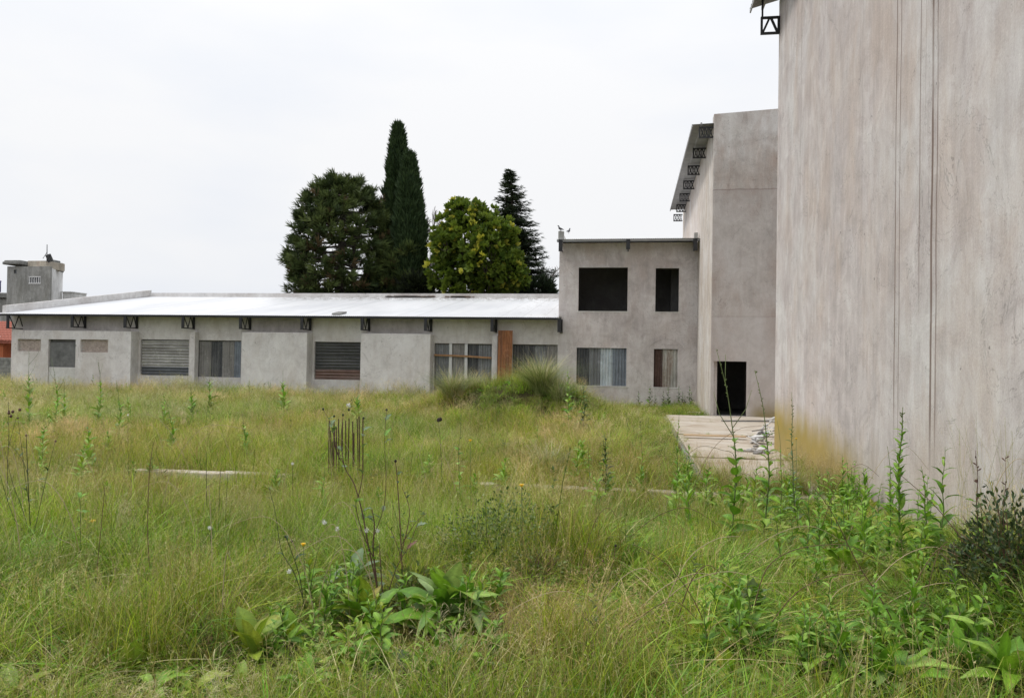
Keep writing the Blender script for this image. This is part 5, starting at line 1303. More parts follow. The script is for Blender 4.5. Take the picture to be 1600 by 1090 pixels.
def rosette(px, py, n, L_, shape, pal, label, seed, up=(.25, 1.25), name='broadleaf_plant', group=None, arc=None):
    r = np.random.default_rng(seed); b = gp(px, py); b[2] += .10 if 'largest' in label else 0; root = thing(name, label, 'weed', b, group)
    c = MB(); c.tube([(0, 0, -.14), (0, 0, .03)], [.014, .01], 6); c.build('crown_base', MAT['stemg'], root, world=False)
    for i in range(n):
        a = i * 2.399 + r.uniform(-.7, .7) if arc is None else r.uniform(*arc); t = i / max(1, n - 1); e = up[1] + (up[0] - up[1]) * t + r.uniform(-.35, .35)
        d = (math.cos(a) * math.cos(e), math.sin(a) * math.cos(e), math.sin(e)); add_leaf(root, (d[0] * .02, d[1] * .02, .02 + .03 * r.uniform()), d, L_ * r.uniform(.45, 1.15), shape, pal + [(.34, .30, .06)] if r.uniform() < .12 else pal, r, r.uniform(.8, 1.25))
    return root

def stem_plant(b, top, n, L_, shape, pal, label, seed, stem='stemg', rad=.007, bare=.15, e=(.1, .9), leaf_lo=0., name='leafy_weed', side=0, buds=0, group=None, pair=False, cat='weed'):
    """upright weed: b = root point, top = tip point; leaves spiral up the stem, shrinking towards the tip"""
    r = np.random.default_rng(seed); b = np.array(b, float); top = np.array(top, float); root = thing(name, label, cat, b, group); H = top - b; ln = np.linalg.norm(H)
    bend = r.normal(0, .03, 2) * ln
    def P(t): return H * t + np.array([bend[0], bend[1], 0]) * math.sin(t * math.pi) + np.array([.006 * math.sin(t * 17), .006 * math.cos(t * 13), 0])
    s = MB(); s.tube([P(t) - (0, 0, .05 if t == 0 else 0) for t in np.linspace(0, 1, 12)], [rad * (1 - .75 * t) for t in np.linspace(0, 1, 12)], 6); s.build('stem', MAT[stem], root, True, world=False)
    for i in range(n):
        t = leaf_lo + (1 - bare - leaf_lo) * (i + r.uniform(0, .6)) / n; k = 1.1 - .85 * t / (1 - bare * .5)
        for q in ((0, math.pi) if pair else (0,)):
            a = i * 2.399 + q + r.uniform(-.3, .3); el = r.uniform(*e); d = (math.cos(a) * math.cos(el), math.sin(a) * math.cos(el), math.sin(el)); add_leaf(root, P(t), d, L_ * k * r.uniform(.8, 1.15), shape, pal, r)
    for i in range(side):
        t = r.uniform(.45, .85); a = r.uniform(0, 6.28); p = P(t); l = ln * r.uniform(.12, .25); q = p + np.array([math.cos(a) * l * .5, math.sin(a) * l * .5, l]); c = MB(); c.tube([p, (p + q) / 2 + np.array([math.cos(a), math.sin(a), 0]) * l * .1, q], [rad * .45, rad * .35, rad * .2], 5); c.build('side_shoot', MAT[stem], root, True, world=False)
    if buds:
        c = MB()
        for i in range(buds):
            t = r.uniform(1 - bare * 1.4, 1); p = P(min(t, 1)); a = r.uniform(0, 6.28); o = np.array([math.cos(a), math.sin(a), .8]) * .016; c.tube([p, p + o, p + o * 1.6], [.002, .005, .001], 4)
        o = c.build('bud_cluster', MAT[stem], root, world=False); o['kind'] = 'stuff'
    return root

def upon(px, py, ptop, **k):
    b = gp(px, py); return b, at(px + (ptop[0] - px), ptop[1], b[1])

# --- tall weeds along the slab and the pale wall (root pixel, tip pixel)
def tall(px, py, tip, *a, Y=None, **k):
    if Y is None: b = gp(px, py)
    else:
        b = at(px, py, Y); b[2] = float(ground_z(b[0], Y)); 
    b[0] = min(b[0], XN - .12); t = at(tip[0], tip[1], b[1]); t[0] = min(t[0], XN - .07)
    return stem_plant(b, t, *a, **k)
tall(1138, 800, (1120, 545), 16, 0.238, 'round', GREEN, 'tallest thin weed in front of the black doorway, large paired leaves low down', 201, Y=8.6, rad=.011, bare=.42, pair=True, side=3, buds=14, stem='stemg')
tall(1188, 800, (1180, 578), 51, 0.238, 'oval', GREEN, 'tall bushy leafed weed just right of the doorway before the white rubble', 202, Y=9.0, rad=.011, bare=.32, buds=16)
tall(1245, 780, (1238, 612), 45, 0.168, 'lance', BLUEG, 'slim dusty green weed standing against the moss stained foot of the wall', 203, Y=10.5, rad=.009, bare=.25, buds=16)
tall(1217, 790, (1215, 655), 21, 0.168, 'lance', GREEN, 'shorter thin weed at the far corner of the pale wall', 204, Y=9.8, rad=.006, bare=.2)
tall(1413, 850, (1412, 636), 90, 0.210, 'lance', GREEN, 'tall dense spire shaped weed under the dark drip streaks on the wall', 205, Y=7.0, rad=.011, bare=.1, e=(.3, 1.1), buds=12)
tall(1386, 840, (1388, 697), 39, 0.154, 'lance', GREEN, 'smaller spire shaped weed just left of the tall dense one by the wall', 206, Y=7.2, rad=.007, bare=.15, e=(.3, 1.1))
tall(1440, 850, (1441, 728), 39, 0.210, 'lance', GREEN, 'short leafy weed just right of the tall dense spire by the wall', 207, Y=6.8, rad=.008, bare=.05, e=(.2, 1.))
tall(1352, 850, (1350, 730), 27, 0.280, 'lance', GREEN, 'upright light green weed left of the two spires by the wall', 208, Y=7.6, rad=.008, bare=.03, e=(.7, 1.3))
tall(1532, 850, (1526, 704), 19, 0.182, 'lobed', DARK + GREEN[:1], 'toothed leafed sprig with bare reddish tip rising beside the dark shrub', 209, Y=5.9, rad=.006, bare=.3, stem='stemr', buds=8)
tall(1575, 830, (1573, 712), 10, 0.112, 'lobed', DARK, 'thin bare topped sprig standing out of the dark shrub against the wall', 210, Y=5.7, rad=.004, bare=.5, stem='stemr', buds=10)
tall(1066, 745, (1062, 640), 30, 0.168, 'oval', GREEN[2:] + YGREEN[:1], 'narrow upright weed at the left edge of the concrete slab', 211, Y=12.0, rad=.008, bare=.08, e=(.7, 1.3))
tall(1078, 800, (1076, 728), 18, 0.308, 'lance', GREEN, 'cluster of upright glossy leaves at the near left corner of the slab', 212, Y=9.2, rad=.008, bare=.02, e=(.7, 1.35))
# --- weeds on and beside the mound
tall(888, 668, (887, 572), 45, 0.336, 'oval', GREEN, 'bright leafy weed on the right shoulder of the grass mound', 213, Y=23.0, rad=.014, bare=.08)
tall(908, 676, (908, 588), 45, 0.308, 'oval', DARK + GREEN[:1], 'darker weed right beside the bright one on the mound shoulder', 214, Y=21.5, rad=.014, bare=.1)
tall(947, 775, (945, 676), 78, 0.224, 'oval', DARK + GREEN, 'dense dark leafed bushy weed in the field left of the slab', 215, Y=11.6, rad=.011, bare=.05, side=3)
tall(922, 760, (918, 690), 24, 0.168, 'oval', GREEN, 'small pale weed just left of the dense dark bushy weed', 216, Y=11.9, rad=.007, bare=.05)
tall(725, 790, (721, 650), 18, 0.196, 'round', GREEN, 'thin tall weed with a few dark leaves in the middle of the field', 217, Y=10.3, rad=.007, bare=.3, buds=12)
tall(1000, 745, (998, 650), 18, 0.168, 'lance', GREEN, 'slim weed in the grass left of the slab edge', 218, Y=13.4, rad=.006, bare=.2, buds=8)
# --- weeds over the far grass at the left
fa = [(45, 700, 545, 19., 'thin'), (150, 690, 562, 20., 'x'), (185, 700, 600, 18., 'x'), (82, 700, 560, 18.5, 'x'), (98, 690, 590, 20, 'x'), (262, 720, 625, 15., 'x'), (381, 735, 640, 14.5, 'x'), (330, 650, 572, 24., 'x'), (445, 650, 575, 25., 'x'), (238, 760, 715, 12.6, 'x'), (300, 660, 600, 22., 'x'), (560, 655, 600, 23., 'x')]
FL = ['tall thin flowering weed before the left bricked window', 'tall thin weed in front of the right bricked window', 'bright leafy weed standing before the long left wall bay edge', 'leafy weed in front of the boarded door recess', 'shorter leafy weed right beside the one at the boarded door', 'upright green weed in the field below the ribbed shutter window', 'pale green weed in the field below the second left window', 'thin weed close to the facade between shutter and grey sheets', 'thin weed close to the second wall bay', 'small green weed behind the left stretch of the low beam', 'small weed in the far grass beneath the ribbed shutter', 'small weed in the far grass before the dark shutter window']
for i, (px, py, ty, Y, _) in enumerate(fa):
    tall(px, py, (px + random.uniform(-4, 4), ty), 30, .34 * Y / 18, 'lance', GREEN + [(.2, .28, .08)], FL[i], 230 + i, Y=Y, rad=.009, bare=.3, e=(.4, 1.2), side=3 if i in (0, 1, 3) else 1, buds=14)
# a loose crowd of look-alike weeds
g2 = np.random.default_rng(61); protos = []
cnt = 0
while cnt < 40:
    px, py = g2.uniform(-20, 1180), g2.uniform(612, 840); b = gp(px, py)
    if b[1] > 33 or (b[0] > 1.15 and b[1] > 12.3) or b[0] > 3.2: continue
    if len(protos) < 4:
        h = .55 + .13 * len(protos); protos.append(stem_plant(b, b + (0.04, 0, h), 30, .28, ('lance', 'oval')[len(protos) % 2], GREEN + YGREEN[:1], 'slim green weed with narrow leaves scattered through the open grass', 300 + cnt, rad=.007, bare=.12, e=(.3, 1.15), group='slim weeds scattered through the field'))
    else:
        o = dup(protos[cnt % 4], b.tolist(), g2.uniform(0, 6.28)); sc = g2.uniform(.7, 1.15); o.scale = (sc, sc, sc)
    cnt += 1
# weeds crowding the foot of the facades
pf = None
for i in range(34):
    px = g2.uniform(380, 665) if i < 17 else g2.uniform(985, 1100) if i < 28 else g2.uniform(20, 370)
    Y = (YB - .25 - g2.uniform(0, .5)) if px < 676 else YW - .3 - g2.uniform(0, .8); b = at(px, 620, Y); b[2] = float(ground_z(b[0], Y))
    if b[0] > XS - .1: continue
    if pf is None: pf = stem_plant(b, b + (.05, 0, .95), 24, .26, 'oval', DARK + GREEN[:1], 'dark leafy weed growing against the foot of the grey wall', 360, rad=.01, bare=.1, group='dark weeds along the foot of the facades')
    else: o = dup(pf, b.tolist(), g2.uniform(0, 6.28)); sc = g2.uniform(.55, 1.1); o.scale = (sc, sc, sc * g2.uniform(.8, 1.2))

# thick leafy weeds crowding the foot of the pale wall and the foreground
g4 = np.random.default_rng(88); TH_ = [((1230, 1480), (740, 930), 64, 'leafy weed in the thick green band along the foot of the pale wall', 'leafy weeds along the pale wall', .62, .22),
       ((1040, 1230), (765, 830), 40, 'leafy weed crowding the near edge of the concrete slab', 'leafy weeds at the slab edge', .50, .2),
       ((1080, 1600), (930, 1095), 52, 'leafy weed in the dense green lower right corner', 'leafy weeds in the lower right', .34, .19),
       ((420, 770), (930, 1095), 46, 'leafy weed tangled round the big foreground rosette', 'leafy weeds round the foreground rosette', .32, .17),
       ((60, 330), (615, 680), 12, 'bright leafy weed in the upper left grass', 'leafy weeds in the upper left field', .75, .26)]
for (xr, yr, n, lab, grp, h, L_) in TH_:
    pr = []
    for i in range(n):
        qx, qy = g4.uniform(*xr), g4.uniform(*yr)
        if xr[0] == 400 and abs(qx - 700) < 85 and qy > 960: qx = 470 + (qx - 615) * .5          # leave the big rosette in the open
        b = gp(qx, qy); b[0] = min(b[0], XN - .2)
        if b[0] > 1.2 and 12.7 < b[1] < 30: b[1] = 12.6 - g4.uniform(0, 1.2); b[2] = float(ground_z(b[0], b[1]))
        if len(pr) < 4: pr.append(stem_plant(b, b + (g4.normal(0, .06), g4.normal(0, .06), h * (.8 + .15 * len(pr))), 20, L_, ('lance', 'oval', 'dock', 'lance')[len(pr)], [GREEN, GREEN[:2] + YGREEN[:1], GREEN[:3], GREEN[1:]][len(pr)], lab, 900 + i + int(xr[0]), rad=.006, bare=.02, e=(.15, 1.2), group=grp))
        else:
            o = dup(pr[i % 4], b.tolist(), g4.uniform(0, 6.28)); sc = g4.uniform(.6, 1.25); o.scale = (sc, sc, sc * g4.uniform(.8, 1.2))

# --- broadleaf plants in the foreground
for i, (px, py, n, L_, sh, pal, lab, up) in enumerate(RO): rosette(px, py, int(n * (1.7 if i else 2.2)), L_ * 1.02, sh, pal, lab, 400 + i, up)

# --- stems drawn where they stand, at one distance each
def stems(name, label, Y, lines, mat, rads, leaves=0, leafargs=None, seed=0, heads=(), headmat='seed', headr=.012, cat='stalk', puffs=()):
    """lines: pixel polylines of the stems of one plant rooted at distance Y"""
    r = np.random.default_rng(seed); p0 = at(lines[0][0][0], lines[0][0][1], Y); g0 = float(ground_z(p0[0], Y)); root = thing(name, label, cat, (p0[0], Y, g0))
    for k, ln in enumerate(lines):
        pts = []; dy = r.normal(0, .06) if k else 0
        for j, (px, py) in enumerate(ln): pts.append(at(px, py, Y + dy * j / 3))
        if k == 0 and pts[0][2] > g0:
            if cat == 'cane' or name in ('bramble_cane', 'pale_sprig'): q = pts[0] + (pts[0] - pts[1]) * 1.0; q[2] = g0 - .04; pts = [q, (q + pts[0]) / 2 + (0, 0, (pts[0][2] - g0) * .15)] + pts
            else: pts = [np.array([pts[0][0], Y, g0 - .04])] + pts
        rr = rads[k] if isinstance(rads, (list, tuple)) else rads
        # smooth resample
        P = np.array(pts); t = np.linspace(0, len(P) - 1, 4 * len(P)); i0 = np.clip(t.astype(int), 0, len(P) - 2); fr = (t - i0)[:, None]
        a = P[np.clip(i0 - 1, 0, None)]; b = P[i0]; c = P[i0 + 1]; d = P[np.clip(i0 + 2, None, len(P) - 1)]
        Q = .5 * ((2 * b) + (c - a) * fr + (2 * a - 5 * b + 4 * c - d) * fr ** 2 + (3 * b - a - 3 * c + d) * fr ** 3)
        m = MB(); n = len(Q); m.tube(Q, [rr * (1 - .65 * i / n) for i in range(n)], 6); m.build('stem', MAT[mat], root, True)
        if leaves:
            for i in range(leaves):
                q = Q[int(r.uniform(.15, .95) * (n - 1))]; aa = r.uniform(0, 6.28); e = r.uniform(.0, .9); add_leaf(root, q - wloc(root), (math.cos(aa) * math.cos(e), math.sin(aa) * math.cos(e), math.sin(e)), leafargs[0] * r.uniform(.6, 1.1), leafargs[1], leafargs[2], r)
    for (px, py) in heads:
        q = at(px, py, Y); m = MB(); m.tube([q - (0, 0, headr), q - (0, 0, headr * .4), q + (0, 0, headr * .6), q + (0, 0, headr * 1.2)], [headr * .4, headr, headr * .8, headr * .2], 7); m.build('seed_head', MAT[headmat], root, True)
    for (px, py) in puffs:
        q = at(px, py, Y); m = MB(); rr = r
        for _ in range(34): d = rr.normal(0, 1, 3); d /= np.linalg.norm(d); m.bar(q, q + d * .017, .0016)
        m.build('fluff_head', MAT['fluff'], root)
    return root

stems('branching_stalk', 'tall dark branching stalk at the far left edge of the field', 5.6,
      [[(78, 1010), (71, 950), (63, 913), (50, 847), (46, 798), (43, 732), (41, 682)], [(62, 910), (53, 864), (36, 830), (20, 805), (0, 742)], [(50, 850), (59, 805), (75, 735), (86, 690)], [(50, 848), (36, 798), (20, 755), (8, 705)], [(46, 790), (41, 758), (34, 700), (28, 655)], [(43, 740), (33, 715), (12, 690)], [(85, 960), (78, 930), (68, 880), (55, 840)]],
      'stemk', [.0062, .0045, .003, .003, .0026, .002, .004], 4, (.06, 'lance', DARK + BLUEG), 501, heads=[(41, 680), (28, 653), (87, 689), (14, 642)], headmat='stemr', headr=.008)
stems('branching_stalk', 'thin dark stalk with small purple brown heads on the left edge', 6.5, [[(12, 800), (12, 720), (14, 680), (13, 628)], [(13, 700), (22, 665), (30, 640)], [(14, 665), (8, 650)]], 'stemk', [.004, .002, .002], 0, None, 502, heads=[(14, 645), (20, 643), (31, 640), (17, 650)], headmat='stemr', headr=.014)
stems('dry_stalk', 'long straight brown stalk in the left foreground grass', 5.0, [[(237, 1065), (239, 960), (232, 864), (231, 798), (234, 732), (240, 690)]], 'stemd', .0042, 0, None, 503)
stems('dry_stalk', 'bent brown stalk just left of the long straight one', 4.7, [[(193, 1065), (175, 975), (160, 940), (152, 897), (158, 824), (164, 760)]], 'stemd', .0042, 0, None, 504)
stems('dry_stalk', 'thick brown stalk leaning across the lower left corner', 4.2, [[(128, 1095), (95, 1040), (60, 990), (20, 930), (-6, 905)]], 'stemd', .0055, 0, None, 505)
stems('leafy_weed', 'straight green weed with narrow paired leaves, left foreground', 5.2, [[(122, 1030), (124, 923), (126, 811), (124, 775)]], 'stemg', .0045, 16, (.11, 'lance', GREEN), 506, cat='weed')
stems('dry_stalk', 'slender upright dark stalk in the left middle grass', 6.6, [[(325, 900), (323, 780), (322, 705)]], 'stemk', .004, 0, None, 507)
stems('dry_stalk', 'pair of slender dark stalks right of the upright one', 6.4, [[(343, 900), (342, 800), (345, 730)], [(352, 880), (353, 800), (356, 740)]], 'stemk', [.0035, .003], 0, None, 508)
stems('straw_stalk', 'bleached crooked straw stalk in the left foreground', 4.9, [[(125, 1000), (108, 893), (117, 866), (112, 850), (88, 838), (76, 812)]], 'stems', .0032, 0, None, 509)
stems('straw_stalk', 'bleached arching straw in the lower left corner', 4.3, [[(75, 1080), (45, 975), (32, 920), (24, 893)]], 'stems', .0032, 0, None, 510)
stems('straw_stalk', 'pair of pale curved straws beside the long brown stalk', 4.8, [[(245, 1010), (247, 930), (262, 880)], [(250, 1000), (252, 940), (272, 884)]], 'stems', [.0026, .0022], 0, None, 511)
stems('thistle', 'central reddish stemmed thistle with lobed leaves and tall branching tip', 4.9,
      [[(597, 1010), (589, 916), (583, 857), (585, 820), (581, 795)], [(588, 910), (576, 855), (566, 800), (553, 755), (539, 730), (533, 690), (536, 650)], [(583, 870), (566, 830), (556, 790), (561, 770)], [(560, 775), (567, 740), (567, 690), (568, 655)], [(583, 840), (600, 790), (603, 740), (601, 690), (604, 640)], [(539, 730), (524, 690), (516, 660), (505, 640)]],
      'stemr', [.0075, .0055, .004, .003, .003, .0025], 5, (.085, 'lobed', BLUEG + GREEN[:1]), 512, heads=[(536, 648), (505, 639), (545, 640), (568, 653), (604, 640), (522, 650)], headmat='stemk', headr=.008, cat='weed', puffs=[(545, 633), (527, 826), (573, 828), (590, 828)])
stems('thistle', 'second reddish stem crowded against the central thistle', 4.7, [[(604, 1040), (600, 960), (595, 890), (593, 850)], [(600, 950), (618, 890), (640, 850), (655, 810)]], 'stemr', [.006, .0035], 7, (.08, 'lobed', BLUEG + [(.16, .08, .05)]), 513, cat='weed')
stems('dry_stalk', 'dark brown weathered stalk with tufted head right of the central thistle', 5.3, [[(632, 960), (628, 880), (624, 800), (620, 740), (618, 722)], [(628, 860), (640, 800), (628, 760)], [(627, 870), (612, 830), (600, 815)], [(628, 850), (650, 815), (668, 800)]], 'stemd', [.0065, .004, .003, .003], 3, (.07, 'lobed', DARK + BLUEG), 514, heads=[(618, 720)], headmat='seed', headr=.01)
stems('yellow_daisy', 'branching weed with one yellow flower left of the thistle', 4.6, [[(498, 1050), (478, 960), (468, 900), (455, 860), (446, 838)], [(478, 955), (492, 880), (500, 850)], [(510, 1045), (490, 990), (462, 900), (440, 860), (430, 800), (420, 760)]], 'stemk', [.004, .0025, .0035], 4, (.08, 'dock', DARK + GREEN[:1]), 515, heads=[(446, 838), (456, 845)], headmat='stemk', headr=.008, cat='weed', puffs=[(507, 815), (452, 892)])
stems('dry_stalk', 'dark seeded stalk bending through the right middle grass', 5.4, [[(860, 985), (905, 945), (940, 920), (955, 890), (962, 855)], [(900, 948), (920, 905), (940, 880)]], 'stemd', [.0045, .003], 0, None, 516, heads=[(962, 852), (942, 876)], headmat='seed', headr=.009)
stems('flower_stalk', 'single weed with yellow flower above the small leaved bush', 6.0, [[(815, 880), (814, 815), (815, 762)]], 'stemg', .003, 1, (.06, 'lance', GREEN), 517, cat='weed')
stems('black_seed_stalk', 'lone stalk with black round seed head in the middle field', 11.0, [[(690, 740), (688, 690), (685, 657)]], 'stemk', .005, 0, None, 518, heads=[(685, 656), (688, 655)], headmat='seed', headr=.028)
stems('pale_sprig', 'dead pale branching sprig leaning in the middle field', 10.5, [[(668, 760), (655, 710), (640, 680), (628, 655)], [(655, 712), (665, 680), (672, 660)]], 'stems', [.005, .003], 0, None, 519)
stems('pale_sprig', 'dead pale sprig leaning left of the black seed stalk base', 10.0, [[(705, 740), (690, 700), (676, 668), (662, 655)], [(688, 698), (700, 672)]], 'stems', [.005, .003], 0, None, 520)
stems('bramble_cane', 'long dead arching cane across the lower right grass', 4.9, [[(1200, 885), (1232, 862), (1275, 852), (1325, 852), (1365, 872)]], 'stemd', .0038, 0, None, 521)
stems('bramble_cane', 'pale knobbly dead cane arching toward the dandelion', 4.6, [[(1180, 1050), (1250, 1000), (1290, 950), (1312, 920), (1350, 905)]], 'stems', .0034, 0, None, 522)
stems('bramble_cane', 'thin dead cane arching above the right bottom plants', 4.7, [[(1255, 990), (1310, 968), (1360, 972), (1400, 990)]], 'stemd', .003, 0, None, 523)
stems('bramble_cane', 'dead cane slanting down left of the dark shrub', 5.6, [[(1560, 905), (1510, 850), (1470, 800), (1440, 770), (1405, 740)]], 'stemd', .0045, 0, None, 524)
stems('dry_stalk', 'dark stalk slanting from the wall weeds down to the bottom plants', 4.9, [[(1410, 1010), (1385, 950), (1340, 880), (1300, 800), (1270, 760)]], 'stemd', .0042, 0, None, 525)
stems('dry_stalk', 'thin curved twig lying over the near slab edge', 10.8, [[(1150, 720), (1125, 702), (1095, 697), (1075, 710), (1062, 720)]], 'stemk', .004, 0, None, 526)
stems('dry_stalk', 'dark bare stalk before the right centre broad leaves', 4.5, [[(1120, 1080), (1105, 990), (1080, 930), (1040, 880), (990, 850)]], 'stemd', .004, 0, None, 527)
gc = np.random.default_rng(505)
for i in range(26):
    px, py = gc.uniform(760, 1560), gc.uniform(830, 1040); b = gp(px, py); ln = gc.uniform(90, 200); a = gc.uniform(-.5, .9) * gc.choice([-1, 1]); dx, dy = ln * math.cos(a), -abs(ln * math.sin(a)) - 60
    if b[0] > 2.7: continue
    stems('dead_cane', 'thin dead cane tangled low in the right foreground grass', b[1], [[(px, py - 10), (px + dx * .35, py + dy * .75), (px + dx * .7, py + dy), (px + dx, py + dy * gc.uniform(.5, 1.05))]], ('stemd', 'stems')[i % 2], gc.uniform(.003, .0045), 0, None, 530 + i)['group'] = 'dead canes in the right foreground'
for i in range(22):
    px, py = gc.uniform(10, 620), gc.uniform(780, 1040); b = gp(px, py); ln = gc.uniform(130, 240); a = gc.uniform(.8, 1.5); dx, dy = ln * math.cos(a) * gc.choice([-1, 1]), -ln * math.sin(a)
    stems('bleached_straw', 'thin bleached straw bending over the left foreground grass', b[1], [[(px, py), (px + dx * .15, py + dy * .6), (px + dx * .5, py + dy), (px + dx, py + dy * gc.uniform(.75, 1.))]], 'stems', gc.uniform(.0024, .0036), 0, None, 570 + i)['group'] = 'bleached straws in the left foreground'
# thin wiry grass against the wall
g3_ = np.random.default_rng(77); root = thing('wiry_grass_tuft', 'tall wiry fan of grass stems against the wall below the drip streaks', 'grass tuft', (XN - .35, 7.3, float(ground_z(XN - .35, 7.3))))
v, f, c = seedstems(90, .55, .65, 1.3, [(.26, .26, .09), (.36, .31, .15), (.20, .22, .08)], 78, 6, .02, .55, .0045, .012); mesh_obj('stem_fan', v * [.35, 1.3, 1], f, MAT['leaf'], root, colors=c, world=False)['kind'] = 'stuff'

def flower(px, py, Y, rad, label, stem_to_ground=True):
    q = at(px, py, Y); root = thing('yellow_flower', label, 'flower', q); tv, tf = leafshape(1, .35, 3, .1, .05, 0)
    n = 22; a = np.linspace(0, 6.28, n, endpoint=False); e = np.tile([.15, .5], n // 2); d = np.stack([np.cos(a) * np.cos(e), np.sin(a) * np.cos(e), np.sin(e)], 1)
    v, f, _ = place_many(tv, tf, mats34(np.zeros((n, 3)), frames(d, np.full(n, rad)))); mesh_obj('petals', v, f, MAT['yellow'], root, world=False)
    b = MB(); b.tube([(0, 0, -.012), (0, 0, 0), (0, 0, rad * .35)], [rad * .2, rad * .5, rad * .3], 8); b.build('disc', MAT['yellow'], root, world=False)
    if stem_to_ground:
        gz = float(ground_z(q[0], Y)) - q[2]; b = MB(); b.tube([(0.02, 0, gz), (.015, 0, gz * .5), (0, 0, -.01)], [.0035, .003, .0025], 5); b.build('stem', MAT['stemg'], root, True, world=False)
flower(1310, 1041, 4.35, .028, 'bright yellow dandelion low in the right foreground')
flower(474, 850, 4.7, .02, 'orange yellow flower on the dark stem left of the thistle')
flower(815, 758, 6.0, .026, 'yellow flower topping the stalk above the small leaved bush')
flower(145, 814, 6.0, .03, 'wide yellow flower beside the left leafy weed')
flower(134, 811, 6.1, .018, 'tiny yellow flower just left of the wide one')
flower(176, 902, 5.2, .017, 'small yellow flower on a thin stem, lower left grass')
flower(601, 963, 4.5, .014, 'tiny orange flower at the foot of the thistle')
flower(735, 688, 10.0, .035, 'pale yellow flower in the middle field right of the black seed head')
flower(1244, 685, 10.2, .022, 'small yellow flower on the weed by the mossy wall foot')
def fluff(px, py, Y, label):
    q = at(px, py, Y); root = thing('seed_clock', label, 'flower', q, None); r = np.random.default_rng(int(px)); m = MB()
    for _ in range(44): d = r.normal(0, 1, 3); d /= np.linalg.norm(d); m.bar((0, 0, 0), d * .018, .0018)
    m.build('fluff', MAT['fluff'], root, world=False); gz = float(ground_z(q[0], Y)) - q[2]; b = MB(); b.tube([(0.03, 0, gz), (0, 0, -.01)], [.003, .002], 5); b.build('stem', MAT['stemk'], root, world=False)
fluff(328, 824, 5.6, 'small white seed puff in the left middle grass')
fluff(457, 724, 8.0, 'white seed puff left of the rebar cluster foot')
fluff(200, 648, 12., 'white seed puff in the upper left field')

# --- rebar cage starters
def rebar():
    Y = 13.0; root = thing('rebar_cluster', 'bundle of rusty upright reinforcing bars standing in the grass', 'rebar', at(540, 740, Y) * [1, 1, 0])
    r = np.random.default_rng(2)
    for i, (px, pt, dy) in enumerate(((514.5, 657, 0), (516.5, 672, .3), (522, 658, .05), (526, 668, .3), (529, 654, .1), (535, 659, 0), (540, 657, .35), (545.5, 653, .05), (551, 658, 0), (553, 676, .3), (558, 654, .3), (561, 650, .1), (567, 652, 0), (519, 690, .35))):
        b0 = at(px + r.uniform(-1.5, 1.5), 760, Y + dy); t = at(px, pt, Y + dy); b0[2] = -.25; b = MB(); b.tube([b0, (b0 + t) / 2 + r.normal(0, .006, 3), t], [.011] * 3, 6); b.build('rebar', MAT['rebar'], root)
    for z in (.12, .42):
        b = MB(); a = [at(513, 720, Y - .02), at(568, 720, Y - .02), at(566, 720, Y + .38), at(515, 720, Y + .38)]; pts = [np.array([q[0], q[1], z]) for q in a]; pts.append(pts[0]); b.tube(pts, .005, 5)
        if z < .3: b.build('stirrup', MAT['rebar'], root)
    b = MB(); b.tube([at(523, 672, Y - .03), at(522, 690, Y - .03), at(526, 705, Y - .02), at(532, 718, Y), at(536, 735, Y)], [.015, .016, .013, .01, .008], 6); b.build('bent_bar', MAT['rebar'], root, True)
rebar()

# --- pampas tufts and clumps on the mound
def tussock(px, py, Y, n, h, label, seed, spread=1.0):
    b = at(px, py, Y); b[2] = float(ground_z(b[0], Y)) - .03; root = thing('tussock_grass', label, 'grass tussock', b); g = np.random.default_rng(seed)
    v, f, c = blades(n, .22, h * .6, h, .011, 1.05, 6, [(.20, .26, .09), (.28, .32, .14), (.38, .39, .22), (.15, .21, .06)], spread * .8, g); o = mesh_obj('blade_fountain', v, f, MAT['leaf'], root, colors=c, world=False); o['kind'] = 'stuff'
    v, f, c = blades(n // 6, .18, h * .85, h * 1.12, .009, .6, 6, [(.62, .56, .42), (.52, .47, .34)], spread * .6, g); o = mesh_obj('pale_plume', v, f, MAT['leaf'], root, colors=c, world=False); o['kind'] = 'stuff'
tussock(846, 612, 26.2, 1200, 1.65, 'largest fountain shaped tussock on top of the grass mound', 601)
tussock(872, 616, 25.8, 380, 1.2, 'smaller tussock tucked right behind the fountain tussock', 602)
tussock(706, 620, 27.2, 620, 1.5, 'pale tussock at the left end of the mound before the sheeted windows', 603)
tussock(735, 615, 28.0, 300, .95, 'low tussock between the two bigger ones on the mound', 604)
tussock(852, 700, 15.0, 360, .75, 'dull brownish tussock in the grass below the mound', 605)

